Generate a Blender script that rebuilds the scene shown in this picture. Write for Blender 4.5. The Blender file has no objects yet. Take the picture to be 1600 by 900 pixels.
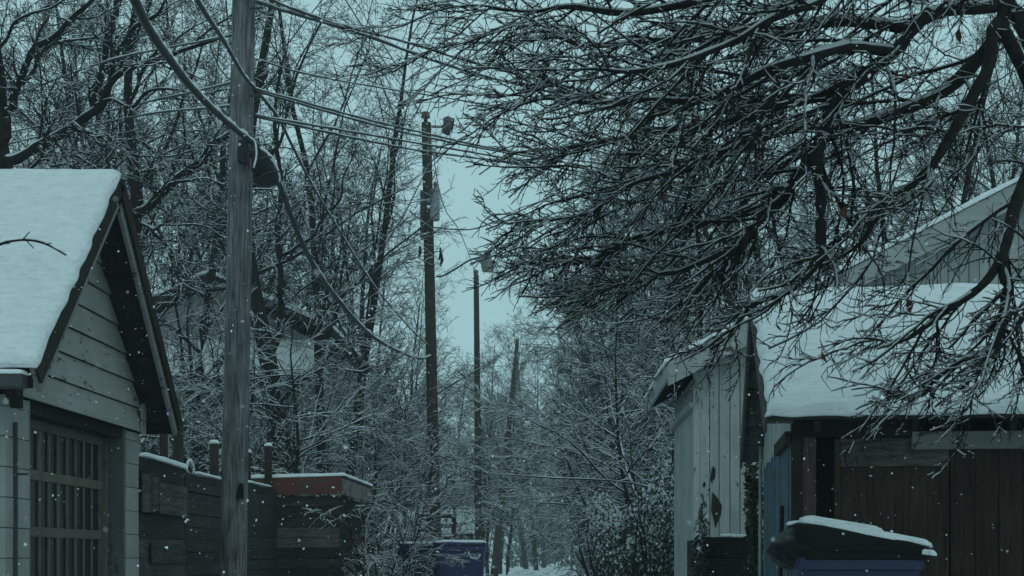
import bpy, math, random
import numpy as np

# ------------------------------------------------------------------ camera, sky, sun, exposure
scn = bpy.context.scene
COL = scn.collection
R = math.radians
FPX, VPX, HZY, CAMH = 2200.0, 870.0, 872.0, 1.0      # focal length and vanishing point of the alley, in photo pixels

cam_d = bpy.data.cameras.new('camera')
cam = bpy.data.objects.new('camera', cam_d); COL.objects.link(cam)
cam.location = (0, 0, CAMH); cam.rotation_euler = (R(90), 0, 0)
cam_d.sensor_width = 36.0; cam_d.lens = 36.0 * FPX / 1600.0
cam_d.shift_x = (800.0 - VPX) / 1600.0
cam_d.shift_y = (HZY - 450.0) / 1600.0
cam_d.clip_start = 0.05; cam_d.clip_end = 2000.0
cam_d.dof.use_dof = True; cam_d.dof.focus_distance = 15.0; cam_d.dof.aperture_fstop = 10.0
scn.camera = cam

world = bpy.data.worlds.new('World'); scn.world = world; world.use_nodes = True
nt = world.node_tree; nt.nodes.clear()
wo = nt.nodes.new('ShaderNodeOutputWorld')
sky = nt.nodes.new('ShaderNodeTexSky'); sky.sky_type = 'NISHITA'; sky.sun_disc = False
SUN_EL, SUN_ROT = R(38), R(150)
sky.sun_elevation = SUN_EL; sky.sun_rotation = SUN_ROT; sky.dust_density = 4.0
b1 = nt.nodes.new('ShaderNodeBackground'); b1.inputs[1].default_value = 0.05
b2 = nt.nodes.new('ShaderNodeBackground'); b2.inputs[0].default_value = (0.325, 0.555, 0.595, 1); b2.inputs[1].default_value = 1.0
wt = nt.nodes.new('ShaderNodeTexCoord'); wn = nt.nodes.new('ShaderNodeTexNoise'); wn.inputs['Scale'].default_value = 2.2; wn.inputs['Detail'].default_value = 4
wr = nt.nodes.new('ShaderNodeValToRGB'); wr.color_ramp.elements[0].position = 0.3; wr.color_ramp.elements[1].position = 0.7
wr.color_ramp.elements[0].color = (0.365, 0.615, 0.65, 1); wr.color_ramp.elements[1].color = (0.405, 0.66, 0.69, 1)
nt.links.new(wt.outputs['Generated'], wn.inputs['Vector']); nt.links.new(wn.outputs['Fac'], wr.inputs[0]); nt.links.new(wr.outputs[0], b2.inputs[0])
mx = nt.nodes.new('ShaderNodeMixShader'); mx.inputs[0].default_value = 0.9     # cloud cover
nt.links.new(sky.outputs[0], b1.inputs[0]); nt.links.new(b1.outputs[0], mx.inputs[1])
nt.links.new(b2.outputs[0], mx.inputs[2]); nt.links.new(mx.outputs[0], wo.inputs[0])

sun_d = bpy.data.lights.new('sun', 'SUN'); sun_d.energy = 0.18; sun_d.angle = R(50); sun_d.color = (0.85, 0.95, 1.0)
sun = bpy.data.objects.new('sun', sun_d); COL.objects.link(sun)
sun.rotation_euler = (R(90) - SUN_EL, 0, R(180) - SUN_ROT); sun.location = (0, 0, 30)

scn.view_settings.view_transform = 'Standard'; scn.view_settings.look = 'None'
scn.view_settings.exposure = 0.0; scn.view_settings.gamma = 1.0; scn.view_settings.use_curve_mapping = False
scn.cycles.max_bounces = 6; scn.cycles.diffuse_bounces = 3; scn.cycles.volume_bounces = 1

rng = np.random.default_rng(7)
random.seed(7)


def P(px, py, D):
    """photo pixel at depth D -> world point"""
    return np.array([(px - VPX) * D / FPX, D, CAMH + (HZY - py) * D / FPX])


# ------------------------------------------------------------------ materials
MATS = {}


def new_mat(name, rough=0.8, spec=0.25):
    m = bpy.data.materials.new(name); m.use_nodes = True
    n = m.node_tree; bs = n.nodes['Principled BSDF']
    bs.inputs['Roughness'].default_value = rough
    bs.inputs['Specular IOR Level'].default_value = spec
    MATS[name] = m
    return m, n, bs


def nd(n, t, **kw):
    x = n.nodes.new(t)
    for k, v in kw.items():
        setattr(x, k, v)
    return x


def ramp(n, fac, stops):
    r = n.nodes.new('ShaderNodeValToRGB')
    el = r.color_ramp.elements
    while len(el) < len(stops):
        el.new(0.5)
    for e, (p, c) in zip(el, stops):
        e.position = p; e.color = (*c, 1) if len(c) == 3 else c
    n.links.new(fac, r.inputs[0])
    return r.outputs[0]


def noise(n, scale, vec=(1, 1, 1), detail=5, rough=0.6, offset_random=True, dist=0.0):
    tc = n.nodes.new('ShaderNodeTexCoord'); mp = n.nodes.new('ShaderNodeMapping')
    mp.inputs['Scale'].default_value = vec
    n.links.new(tc.outputs['Object'], mp.inputs[0])
    out = mp.outputs[0]
    if offset_random:
        oi = n.nodes.new('ShaderNodeObjectInfo'); ml = nd(n, 'ShaderNodeMath', operation='MULTIPLY'); ml.inputs[1].default_value = 37.0
        n.links.new(oi.outputs['Random'], ml.inputs[0]); ad = nd(n, 'ShaderNodeVectorMath', operation='ADD')
        n.links.new(out, ad.inputs[0]); n.links.new(ml.outputs[0], ad.inputs[1]); out = ad.outputs[0]
    t = n.nodes.new('ShaderNodeTexNoise')
    t.inputs['Scale'].default_value = scale; t.inputs['Detail'].default_value = detail; t.inputs['Roughness'].default_value = rough
    t.inputs['Distortion'].default_value = dist
    n.links.new(out, t.inputs['Vector'])
    return t.outputs['Fac']


def mixc(n, fac, a, b, mode='MIX'):
    m = n.nodes.new('ShaderNodeMix'); m.data_type = 'RGBA'; m.blend_type = mode
    for s, v in ((0, fac), (6, a), (7, b)):
        if hasattr(v, 'is_output'):
            n.links.new(v, m.inputs[s])
        elif isinstance(v, (int, float)):
            m.inputs[s].default_value = v
        else:
            m.inputs[s].default_value = (*v, 1)
    return m.outputs[2]


def bump(n, bs, h, strength, dist=0.01):
    b = n.nodes.new('ShaderNodeBump'); b.inputs['Strength'].default_value = strength; b.inputs['Distance'].default_value = dist
    n.links.new(h, b.inputs['Height']); n.links.new(b.outputs[0], bs.inputs['Normal'])


AX = {'X': (0.06, 1, 1), 'Y': (1, 0.06, 1), 'Z': (1, 1, 0.06)}


def wood(name, c1, c2, axis, vary=0.5, rough=0.85):
    """weathered bare wood, grain along an axis, each board its own tone"""
    m, n, bs = new_mat(name, rough, 0.12)
    c1, c2 = ((c[0] * 0.92, c[1] * 0.82, c[2] * 0.75) for c in (c1, c2))      # old wood is warmer than the grey it looks under this sky
    g = noise(n, 45, AX[axis], 6, 0.65, dist=0.6)
    col = ramp(n, g, [(0.3, c1), (0.72, c2)])
    s = noise(n, 3.0, (1, 1, 1), 4, 0.6)
    st = ramp(n, s, [(0.35, (0.55, 0.55, 0.55)), (0.65, (1, 1, 1))])
    col = mixc(n, 0.8, col, st, 'MULTIPLY')
    oi = n.nodes.new('ShaderNodeObjectInfo')
    v = ramp(n, oi.outputs['Random'], [(0, (1 - vary,) * 3), (1, (1, 1, 1))])
    col = mixc(n, 1.0, col, v, 'MULTIPLY')
    n.links.new(col, bs.inputs['Base Color']); bump(n, bs, g, 0.6, 0.004)
    return m


def paint(name, c, under, axis, chips=0.62, vary=0.12, rough=0.6):
    """old paint: thin weathering, streaks along the board, chips down to bare wood"""
    m, n, bs = new_mat(name, rough, 0.25)
    g = noise(n, 40, AX[axis], 5, 0.65)
    ch = noise(n, 14, tuple(0.35 if a < 0.5 else 1.0 for a in AX[axis]), 7, 0.72)
    big = noise(n, 1.7, (1, 1, 1), 3, 0.5)
    cs = nd(n, 'ShaderNodeMath', operation='MULTIPLY_ADD'); n.links.new(big, cs.inputs[0]); cs.inputs[1].default_value = 0.35
    n.links.new(ch, cs.inputs[2])
    mask = ramp(n, cs.outputs[0], [(chips + 0.16, (0, 0, 0)), (chips + 0.19, (1, 1, 1))])
    gr = ramp(n, g, [(0.25, tuple(0.78 * x for x in c)), (0.7, c)])
    dirt = ramp(n, big, [(0.3, (0.72, 0.74, 0.7)), (0.65, (1, 1, 1))])
    col = mixc(n, 1.0, gr, dirt, 'MULTIPLY')
    un = ramp(n, g, [(0.3, tuple(0.5 * x for x in under)), (0.7, under)])
    oi = n.nodes.new('ShaderNodeObjectInfo')
    v = ramp(n, oi.outputs['Random'], [(0, (1 - vary,) * 3), (1, (1, 1, 1))])
    col = mixc(n, 1.0, col, v, 'MULTIPLY')
    col = mixc(n, mask, col, un)
    n.links.new(col, bs.inputs['Base Color'])
    hh = nd(n, 'ShaderNodeMath', operation='SUBTRACT'); n.links.new(g, hh.inputs[0]); n.links.new(mask, hh.inputs[1])
    bump(n, bs, hh.outputs[0], 0.35, 0.003)
    return m


def plain(name, c, rough=0.6, spec=0.3, scale=8.0, amt=0.35, metal=0.0, b=0.2):
    m, n, bs = new_mat(name, rough, spec)
    g = noise(n, scale, (1, 1, 1), 6, 0.6)
    col = ramp(n, g, [(0.3, tuple(x * (1 - amt) for x in c)), (0.7, c)])
    n.links.new(col, bs.inputs['Base Color']); bs.inputs['Metallic'].default_value = metal
    if b: bump(n, bs, g, b, 0.004)
    return m


def make_mats():
    m, n, bs = new_mat('snow', 0.75, 0.2)
    g = noise(n, 9, (1, 1, 1), 6, 0.62); f = noise(n, 120, (1, 1, 1), 3, 0.6)
    col = ramp(n, g, [(0.3, (0.78, 0.81, 0.835)), (0.65, (0.88, 0.9, 0.92))])
    rp = noise(n, 26, (0.28, 1, 1), 5, 0.6)
    col = mixc(n, 1.0, col, ramp(n, rp, [(0.3, (0.86, 0.87, 0.88)), (0.62, (1, 1, 1))]), 'MULTIPLY')
    dk = noise(n, 30, (1, 1, 1), 2, 0.5)
    col = mixc(n, 1.0, col, ramp(n, dk, [(0.73, (1, 1, 1)), (0.78, (0.45, 0.42, 0.4))]), 'MULTIPLY')
    n.links.new(col, bs.inputs['Base Color'])
    ad = nd(n, 'ShaderNodeMath', operation='MULTIPLY_ADD'); n.links.new(f, ad.inputs[0]); ad.inputs[1].default_value = 0.18; n.links.new(rp, ad.inputs[2])
    ad2 = nd(n, 'ShaderNodeMath', operation='ADD'); n.links.new(ad.outputs[0], ad2.inputs[0]); n.links.new(g, ad2.inputs[1])
    bump(n, bs, ad2.outputs[0], 0.9, 0.035)
    m, n, bs = new_mat('twig_snow', 0.8, 0.1)
    bs.inputs['Base Color'].default_value = (0.55, 0.57, 0.59, 1)
    m, n, bs = new_mat('shaded_snow', 0.5, 0.3)
    bs.inputs['Base Color'].default_value = (0.34, 0.345, 0.35, 1)  # snow greyed in its colour to stand in for shade among the twigs
    m, n, bs = new_mat('flake', 0.8, 0.1)
    bs.inputs['Base Color'].default_value = (0.9, 0.92, 0.94, 1)
    plain('bark', (0.025, 0.021, 0.019), 0.9, 0.1, 14, 0.6, b=0.8)
    plain('twig_bark', (0.022, 0.018, 0.0165), 0.9, 0.1, 3, 0.4, b=0)
    plain('brown_bark', (0.075, 0.052, 0.043), 0.9, 0.1, 10, 0.6, b=0.6)
    plain('dead_leaf', (0.12, 0.045, 0.026), 0.8, 0.15, 30, 0.5, b=0)
    plain('ivy_leaf', (0.035, 0.05, 0.03), 0.55, 0.35, 5, 0.6, b=0)
    wood('pole_wood', (0.022, 0.025, 0.028), (0.32, 0.34, 0.375), 'Z', 0.05)
    wood('far_pole_wood', (0.05, 0.04, 0.036), (0.1, 0.085, 0.076), 'Z', 0.1)
    wood('fence_wood', (0.03, 0.03, 0.03), (0.17, 0.168, 0.165), 'Y', 0.7)
    wood('fence_dark', (0.03, 0.031, 0.032), (0.075, 0.077, 0.08), 'Y', 0.4)
    wood('post_wood', (0.035, 0.03, 0.027), (0.095, 0.085, 0.076), 'Z', 0.3)
    wood('red_post_wood', (0.035, 0.024, 0.024), (0.085, 0.058, 0.06), 'Z', 0.2)
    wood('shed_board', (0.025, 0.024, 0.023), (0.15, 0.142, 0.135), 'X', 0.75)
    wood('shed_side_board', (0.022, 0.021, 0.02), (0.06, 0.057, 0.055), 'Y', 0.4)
    wood('brown_plank', (0.024, 0.0205, 0.018), (0.085, 0.07, 0.06), 'Z', 0.3)
    wood('pale_plank', (0.05, 0.043, 0.04), (0.15, 0.13, 0.12), 'Z', 0.2)
    wood('grey_plank', (0.06, 0.058, 0.056), (0.24, 0.235, 0.23), 'X', 0.3)
    wood('dark_timber', (0.018, 0.016, 0.015), (0.06, 0.054, 0.048), 'Z', 0.3)
    wood('dark_timber_x', (0.018, 0.016, 0.015), (0.06, 0.054, 0.048), 'X', 0.3)
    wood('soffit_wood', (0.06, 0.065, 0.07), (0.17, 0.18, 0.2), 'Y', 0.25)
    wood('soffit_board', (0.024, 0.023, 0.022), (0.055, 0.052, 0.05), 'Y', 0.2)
    paint('gable_paint', (0.36, 0.345, 0.33), (0.06, 0.053, 0.047), 'Y', 0.615)
    paint('block_paint', (0.33, 0.325, 0.315), (0.13, 0.12, 0.11), 'Z', 0.7, 0.06)
    paint('door_paint', (0.15, 0.134, 0.106), (0.09, 0.08, 0.068), 'Z', 0.6)
    paint('jamb_paint', (0.12, 0.12, 0.118), (0.07, 0.068, 0.065), 'Z', 0.62)
    paint('white_plank', (0.43, 0.455, 0.455), (0.07, 0.062, 0.054), 'Z', 0.635, 0.12)
    paint('white_trim', (0.4, 0.41, 0.41), (0.08, 0.072, 0.065), 'X', 0.6, 0.12)
    paint('blue_plank', (0.06, 0.165, 0.27), (0.09, 0.08, 0.07), 'Z', 0.5, 0.3)
    paint('red_fascia', (0.17, 0.048, 0.038), (0.09, 0.06, 0.055), 'X', 0.53)
    paint('pink_fascia', (0.24, 0.2, 0.19), (0.1, 0.09, 0.085), 'Y', 0.55)
    paint('clapboard', (0.3, 0.31, 0.31), (0.15, 0.14, 0.13), 'X', 0.75)
    paint('beige_wall', (0.26, 0.23, 0.2), (0.15, 0.14, 0.13), 'X', 0.75)
    paint('fascia_grey', (0.25, 0.24, 0.235), (0.06, 0.053, 0.047), 'X', 0.6)
    plain('door_glass', (0.018, 0.02, 0.02), 0.25, 0.5, 6, 0.4, b=0)
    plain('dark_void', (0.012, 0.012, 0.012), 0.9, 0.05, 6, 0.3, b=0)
    plain('shingle', (0.045, 0.043, 0.042), 0.9, 0.1, 25, 0.4)
    plain('metal_dark', (0.05, 0.05, 0.052), 0.55, 0.4, 12, 0.4)
    plain('galvanised', (0.3, 0.32, 0.33), 0.5, 0.4, 9, 0.35)
    plain('transformer_paint', (0.28, 0.32, 0.34), 0.45, 0.4, 7, 0.25)
    plain('cable_black', (0.022, 0.022, 0.024), 0.6, 0.3, 10, 0.3)
    plain('porcelain', (0.12, 0.09, 0.085), 0.3, 0.5, 10, 0.3)
    plain('lamp_glass', (0.3, 0.32, 0.3), 0.25, 0.5, 5, 0.2, b=0)
    plain('cart_blue', (0.032, 0.034, 0.12), 0.5, 0.4, 5, 0.3, b=0.1)
    plain('cart_navy', (0.014, 0.019, 0.06), 0.5, 0.4, 5, 0.3, b=0.1)
    plain('lid_black', (0.012, 0.011, 0.011), 0.75, 0.1, 5, 0.3, b=0.1)
    plain('bag_black', (0.009, 0.0085, 0.008), 0.55, 0.14, 22, 0.3, b=0.7)
    plain('emblem_white', (0.3, 0.32, 0.36), 0.6, 0.3, 40, 0.4, b=0)
    plain('rubber', (0.02, 0.02, 0.02), 0.8, 0.2, 10, 0.2)
    plain('pvc_pipe', (0.3, 0.31, 0.31), 0.5, 0.3, 5, 0.35)
    m, n, bs = new_mat('ground_snow', 0.85, 0.15)
    g = noise(n, 0.6, (1, 1, 1), 8, 0.65, False); k = noise(n, 6, (1, 1, 1), 6, 0.65, False)
    sm = nd(n, 'ShaderNodeMath', operation='ADD'); n.links.new(g, sm.inputs[0]); n.links.new(k, sm.inputs[1])
    col = ramp(n, sm.outputs[0], [(0.5, (0.07, 0.06, 0.05)), (0.6, (0.7, 0.73, 0.76))])
    n.links.new(col, bs.inputs['Base Color']); bump(n, bs, k, 0.6, 0.05)
    m, n, bs = new_mat('alley_snow', 0.85, 0.15)
    g = noise(n, 2.2, (1, 0.12, 1), 8, 0.62, False)
    col = ramp(n, g, [(0.34, (0.13, 0.125, 0.12)), (0.54, (0.74, 0.77, 0.8))])
    n.links.new(col, bs.inputs['Base Color']); bump(n, bs, g, 0.7, 0.04)


make_mats()
M = MATS

# ------------------------------------------------------------------ object helpers


def tag(o, label=None, cat=None, group=None, kind=None):
    if label: o['label'] = label
    if cat: o['category'] = cat
    if group: o['group'] = group
    if kind: o['kind'] = kind
    return o


def thing(name, loc, label, cat, group=None):
    o = bpy.data.objects.new(name, None); COL.objects.link(o)
    o.location = tuple(float(v) for v in loc); o.empty_display_size = 0.2
    return tag(o, label, cat, group)


def mesh_np(name, V, F, mats, mi=None, smooth=False):
    """V (n,3); F (m,4) quads or (m,3)"""
    me = bpy.data.meshes.new(name)
    V = np.ascontiguousarray(V, dtype=np.float32); F = np.ascontiguousarray(F, dtype=np.int32)
    k = F.shape[1]
    me.vertices.add(len(V)); me.vertices.foreach_set('co', V.ravel())
    me.loops.add(F.size); me.loops.foreach_set('vertex_index', F.ravel())
    me.polygons.add(len(F)); me.polygons.foreach_set('loop_start', np.arange(0, F.size, k, dtype=np.int32))
    for m in mats: me.materials.append(M[m])
    if mi is not None: me.polygons.foreach_set('material_index', np.ascontiguousarray(mi, dtype=np.int32))
    me.polygons.foreach_set('use_smooth', np.full(len(F), smooth))
    me.update(calc_edges=True)
    return me


def link(name, me, parent=None, loc=None):
    o = bpy.data.objects.new(name, me); COL.objects.link(o)
    if parent is not None: o.parent = parent
    if loc is not None: o.location = tuple(float(v) for v in loc)
    return o


def world_loc(o):
    v = np.array(o.location[:], dtype=float)
    while o.parent is not None:
        o = o.parent; v = v + np.array(o.location[:], dtype=float)
    return v


class MB:
    def __init__(s):
        s.v = []; s.f = []; s.m = []

    def hexa(s, p, mi=0):
        b = len(s.v); s.v += [tuple(map(float, q)) for q in p]
        for q in ((0, 3, 2, 1), (4, 5, 6, 7), (0, 1, 5, 4), (1, 2, 6, 5), (2, 3, 7, 6), (3, 0, 4, 7)):
            s.f.append(tuple(b + i for i in q)); s.m.append(mi)
        return s

    def box(s, x0, x1, y0, y1, z0, z1, mi=0):
        return s.hexa([(x0, y0, z0), (x1, y0, z0), (x1, y1, z0), (x0, y1, z0), (x0, y0, z1), (x1, y0, z1), (x1, y1, z1), (x0, y1, z1)], mi)

    def prism(s, poly, vec, mi=0):
        """poly: list of 3d points (planar), extruded along vec"""
        b = len(s.v); n = len(poly); vec = np.array(vec, float)
        s.v += [tuple(map(float, q)) for q in poly] + [tuple(map(float, np.array(q) + vec)) for q in poly]
        s.f.append(tuple(b + i for i in range(n))[::-1]); s.f.append(tuple(b + n + i for i in range(n))); s.m += [mi, mi]
        for i in range(n):
            j = (i + 1) % n
            s.f.append((b + i, b + j, b + n + j, b + n + i)); s.m.append(mi)
        return s

    def loft(s, rings, mi=0, cap=True):
        b = len(s.v); n = len(rings[0])
        for r in rings: s.v += [tuple(map(float, q)) for q in r]
        for i in range(len(rings) - 1):
            for j in range(n):
                k = (j + 1) % n
                s.f.append((b + i * n + j, b + i * n + k, b + (i + 1) * n + k, b + (i + 1) * n + j)); s.m.append(mi)
        if cap:
            s.f.append(tuple(b + j for j in range(n))[::-1]); s.m.append(mi)
            e = b + (len(rings) - 1) * n
            s.f.append(tuple(e + j for j in range(n))); s.m.append(mi)
        return s

    def tube(s, pts, r, k=8, mi=0):
        pts = np.array(pts, float); n = len(pts); r = np.broadcast_to(np.array(r, float), (n,))
        d = np.gradient(pts, axis=0); d /= np.linalg.norm(d, axis=1, keepdims=True)
        rings = []
        for i in range(n):
            ref = np.array([0, 0, 1.0]) if abs(d[i][2]) < 0.9 else np.array([1.0, 0, 0])
            a = np.cross(d[i], ref); a /= np.linalg.norm(a); c = np.cross(a, d[i])
            rings.append([pts[i] + r[i] * (math.cos(t) * a + math.sin(t) * c) for t in np.linspace(0, 2 * math.pi, k, endpoint=False)])
        return s.loft(rings, mi)

    def build(s, name, mats, parent=None, smooth=False, label=None, bevel=0.0):
        if isinstance(mats, str): mats = [mats]
        off = world_loc(parent) if parent is not None else np.zeros(3)
        me = bpy.data.meshes.new(name)
        me.from_pydata([tuple(np.array(v) - off) for v in s.v], [], s.f)
        for m in mats: me.materials.append(M[m])
        me.polygons.foreach_set('material_index', s.m)
        if smooth: me.polygons.foreach_set('use_smooth', [True] * len(s.f))
        me.update()
        o = link(name, me, parent)
        if bevel:
            bm = o.modifiers.new('bevel', 'BEVEL'); bm.width = bevel; bm.segments = 2; bm.limit_method = 'ANGLE'
        if label: o['label'] = label
        return o


def vnoise(shape, cells, r):
    """smooth value noise on a grid"""
    g = r.random((cells[0] + 2, cells[1] + 2))
    u = np.linspace(0, cells[0], shape[0]); v = np.linspace(0, cells[1], shape[1])
    i = np.minimum(u.astype(int), cells[0]); j = np.minimum(v.astype(int), cells[1])
    a = (u - i)[:, None]; b = (v - j)[None, :]
    a = a * a * (3 - 2 * a); b = b * b * (3 - 2 * b)
    return (g[i][:, j] * (1 - a) * (1 - b) + g[i + 1][:, j] * a * (1 - b) + g[i][:, j + 1] * (1 - a) * b + g[i + 1][:, j + 1] * a * b)


def snow_slab(name, A, B, C, D, thick, parent=None, up=(0, 0, 1), res=0.05, edge=0.08, rag=0.02, seed=0, maxn=140, mat='snow'):
    """snow lying on the quad A-B-C-D, rounded and ragged at its rim, closed below"""
    r = np.random.default_rng(seed + 100)
    A, B, C, D = (np.array(q, float) for q in (A, B, C, D)); up = np.array(up, float)
    lu = max(np.linalg.norm(B - A), np.linalg.norm(C - D)); lv = max(np.linalg.norm(D - A), np.linalg.norm(C - B))
    nu = int(min(maxn, max(6, lu / res))); nv = int(min(maxn, max(6, lv / res)))
    # finer spacing at the rims
    fu = np.linspace(0, 1, nu); fv = np.linspace(0, 1, nv)
    fu = np.sort(np.concatenate([fu, [edge * 0.15 / lu, edge * 0.5 / lu, 1 - edge * 0.15 / lu, 1 - edge * 0.5 / lu]])).clip(0, 1)
    fv = np.sort(np.concatenate([fv, [edge * 0.15 / lv, edge * 0.5 / lv, 1 - edge * 0.15 / lv, 1 - edge * 0.5 / lv]])).clip(0, 1)
    nu, nv = len(fu), len(fv)
    U, Vv = np.meshgrid(fu, fv, indexing='ij')
    base = (A * ((1 - U) * (1 - Vv))[..., None] + B * (U * (1 - Vv))[..., None] + C * (U * Vv)[..., None] + D * ((1 - U) * Vv)[..., None])
    e = np.minimum(np.minimum(U, 1 - U) * lu, np.minimum(Vv, 1 - Vv) * lv)
    t = np.clip(e / edge, 0, 1); fall = np.sqrt(1 - (1 - t) ** 2)
    nz = 0.55 * vnoise((nu, nv), (max(1, int(lu / 0.5)), max(1, int(lv / 0.5))), r) + 0.3 * vnoise((nu, nv), (max(1, int(lu / 0.15)), max(1, int(lv / 0.15))), r) \
        + 0.15 * vnoise((nu, nv), (max(1, int(lu / 0.06)), max(1, int(lv / 0.06))), r)
    h = thick * (0.12 + 0.88 * fall) * (0.65 + 0.7 * nz)
    # ragged rim: push the border in or out within the plane
    eu = (B - A) / max(np.linalg.norm(B - A), 1e-6); ev = (D - A) / max(np.linalg.norm(D - A), 1e-6)
    def rg(n, l): return (vnoise((n, 2), (max(1, int(l / 0.12)), 1), r)[:, 0] - 0.4) * 2 * rag
    w = (1 - t)
    base += eu * (((U > 0.5) * w * rg(nv, lv)[None, :]) - ((U <= 0.5) * w * rg(nv, lv)[None, :]))[..., None]
    base += ev * (((Vv > 0.5) * w * rg(nu, lu)[:, None]) - ((Vv <= 0.5) * w * rg(nu, lu)[:, None]))[..., None]
    top = base + up * h[..., None]
    off = world_loc(parent) if parent is not None else np.zeros(3)
    V = np.concatenate([top.reshape(-1, 3), (base - up * 0.004).reshape(-1, 3)]) - off
    idx = np.arange(nu * nv).reshape(nu, nv); n0 = nu * nv
    q = np.stack([idx[:-1, :-1], idx[1:, :-1], idx[1:, 1:], idx[:-1, 1:]], -1).reshape(-1, 4)
    ring = np.concatenate([idx[:, 0], idx[-1, 1:], idx[-2::-1, -1], idx[0, -2:0:-1]])
    r2 = np.roll(ring, -1)
    sk = np.stack([ring, ring + n0, r2 + n0, r2], -1)
    F = np.concatenate([q, q[:, ::-1] + n0, sk])
    return link(name, mesh_np(name, V, F, [mat], smooth=True), parent)


def rr(cx, cy, w, d, z, rad, k=4, yaw=0.0):
    """rounded rectangle ring"""
    out = []
    for (sx, sy, a0) in ((1, 1, 0), (-1, 1, 90), (-1, -1, 180), (1, -1, 270)):
        for i in range(k + 1):
            a = R(a0 + 90 * i / k)
            out.append((sx * (w / 2 - rad) + rad * math.cos(a), sy * (d / 2 - rad) + rad * math.sin(a)))
    c, s = math.cos(yaw), math.sin(yaw)
    return [(cx + x * c - y * s, cy + x * s + y * c, z) for x, y in out]


def catmull(pts, n):
    p = np.array(pts, float); p = np.vstack([2 * p[0] - p[1], p, 2 * p[-1] - p[-2]])
    m = len(p) - 3; out = []
    for t in np.linspace(0, m - 1e-6, n):
        i = int(t); u = t - i; a, b, c, d = p[i:i + 4]
        out.append(0.5 * (2 * b + (c - a) * u + (2 * a - 5 * b + 4 * c - d) * u * u + (3 * b - a - 3 * c + d) * u ** 3))
    return np.array(out)


# ------------------------------------------------------------------ branching: vectorised growth of bare trees


def nrm(a):
    return a / np.maximum(np.linalg.norm(a, axis=-1, keepdims=True), 1e-9)


def grow(r, S, D, L, R0, n, taper=0.25, wander=0.12, trop=(0, 0, 0.05), late=(0, 0, 0)):
    B = len(S); P_ = np.zeros((B, n, 3)); P_[:, 0] = S; d = nrm(D); st = (L / (n - 1))[:, None]
    trop = np.array(trop); late = np.array(late)
    for i in range(1, n):
        f = i / (n - 1)
        d = nrm(d + wander * r.normal(size=(B, 3)) + trop + late * f)
        P_[:, i] = P_[:, i - 1] + d * st
    rad = R0[:, None] * (1 - (1 - taper) * np.linspace(0, 1, n)[None, :])
    return P_, rad


def spawn(r, P_, rad, per, tlo, thi, alo, ahi, lf, rf, flat=1.0, lmin=0.0, taperlen=0.6, lift=0.0, keep=1.0):
    B, n, _ = P_.shape
    L = np.linalg.norm(np.diff(P_, axis=1), axis=2).sum(1)
    t = tlo + (thi - tlo) * ((np.arange(per)[None, :] + r.random((B, per))) / per)
    x = np.clip(t * (n - 1), 0, n - 1.001); i = x.astype(int); u = (x - i)[..., None]
    bi = np.arange(B)[:, None]
    S = P_[bi, i] * (1 - u) + P_[bi, i + 1] * u
    d = nrm(P_[bi, i + 1] - P_[bi, i])
    rr_ = rad[bi, i] * (1 - u[..., 0]) + rad[bi, i + 1] * u[..., 0]
    q = r.normal(size=(B, per, 3)); q[..., 2] *= flat
    q = nrm(q - (q * d).sum(-1, keepdims=True) * d)
    a = np.radians(alo + (ahi - alo) * r.random((B, per)))[..., None]
    D = nrm(d * np.cos(a) + q * np.sin(a) + np.array([0, 0, lift]))
    ln = L[:, None] * lf * (1 - taperlen * t) * (0.55 + 0.9 * r.random((B, per)))
    ro = rr_ * rf * (0.7 + 0.4 * r.random((B, per)))
    m = (ln > lmin) & (r.random((B, per)) < keep)
    return S[m], D[m], ln[m], ro[m]


def tubes(r, P_, rad, k=4, snow=0.012, thr=0.3, cover=1.0):
    """closed-section tubes whose upper side carries a ridge of snow; returns verts, quads, material index (0 bark, 1 snow)"""
    B, n, _ = P_.shape
    d = nrm(np.gradient(P_, axis=1))
    s = np.cross(d, np.array([0, 0, 1.0])); ls = np.linalg.norm(s, axis=-1, keepdims=True)
    s = np.where(ls < 0.12, np.array([1.0, 0, 0]), s / np.maximum(ls, 1e-6))
    u = nrm(np.cross(s, d)); hz = np.linalg.norm(d[..., :2], axis=-1)
    lump = 0.35 + 1.2 * r.random((B, n)) ** 1.5
    sn = np.minimum(snow, 0.003 + 1.6 * rad) * np.clip((hz - thr) / 0.35, 0, 1) * lump
    if cover < 1: sn = sn * (r.random((B, 1)) < cover) * (r.random((B, n)) < 0.5 + 0.5 * cover)
    ang = -math.pi / 2 + 2 * math.pi * np.arange(k) / k
    V = np.zeros((B, n, k, 3))
    for j, a in enumerate(ang):
        sh = 0.4 if (k == 4 and abs(math.sin(a)) < 0.1) else 0.0
        V[:, :, j] = P_ + (math.cos(a) * s + (math.sin(a) + sh) * u) * rad[..., None] + max(0, math.sin(a)) * sn[..., None] * u
    idx = np.arange(B * n * k).reshape(B, n, k); nx = np.roll(idx, -1, axis=2)
    F = np.stack([idx[:, :-1], nx[:, :-1], nx[:, 1:], idx[:, 1:]], -1)
    mid = ang + math.pi / k
    up = (np.sin(mid) > (0.25 if k < 8 else 0.55))[None, None, :] & (np.minimum(sn[:, :-1], sn[:, 1:]) > 0.0008)[..., None]
    return V.reshape(-1, 3), F.reshape(-1, 4), up.astype(np.int32).reshape(-1)


def join(parts):
    V = []; F = []; Mi = []; o = 0
    for v, f, m in parts:
        V.append(v); F.append(f + o); Mi.append(m); o += len(v)
    return np.concatenate(V), np.concatenate(F), np.concatenate(Mi)


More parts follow.
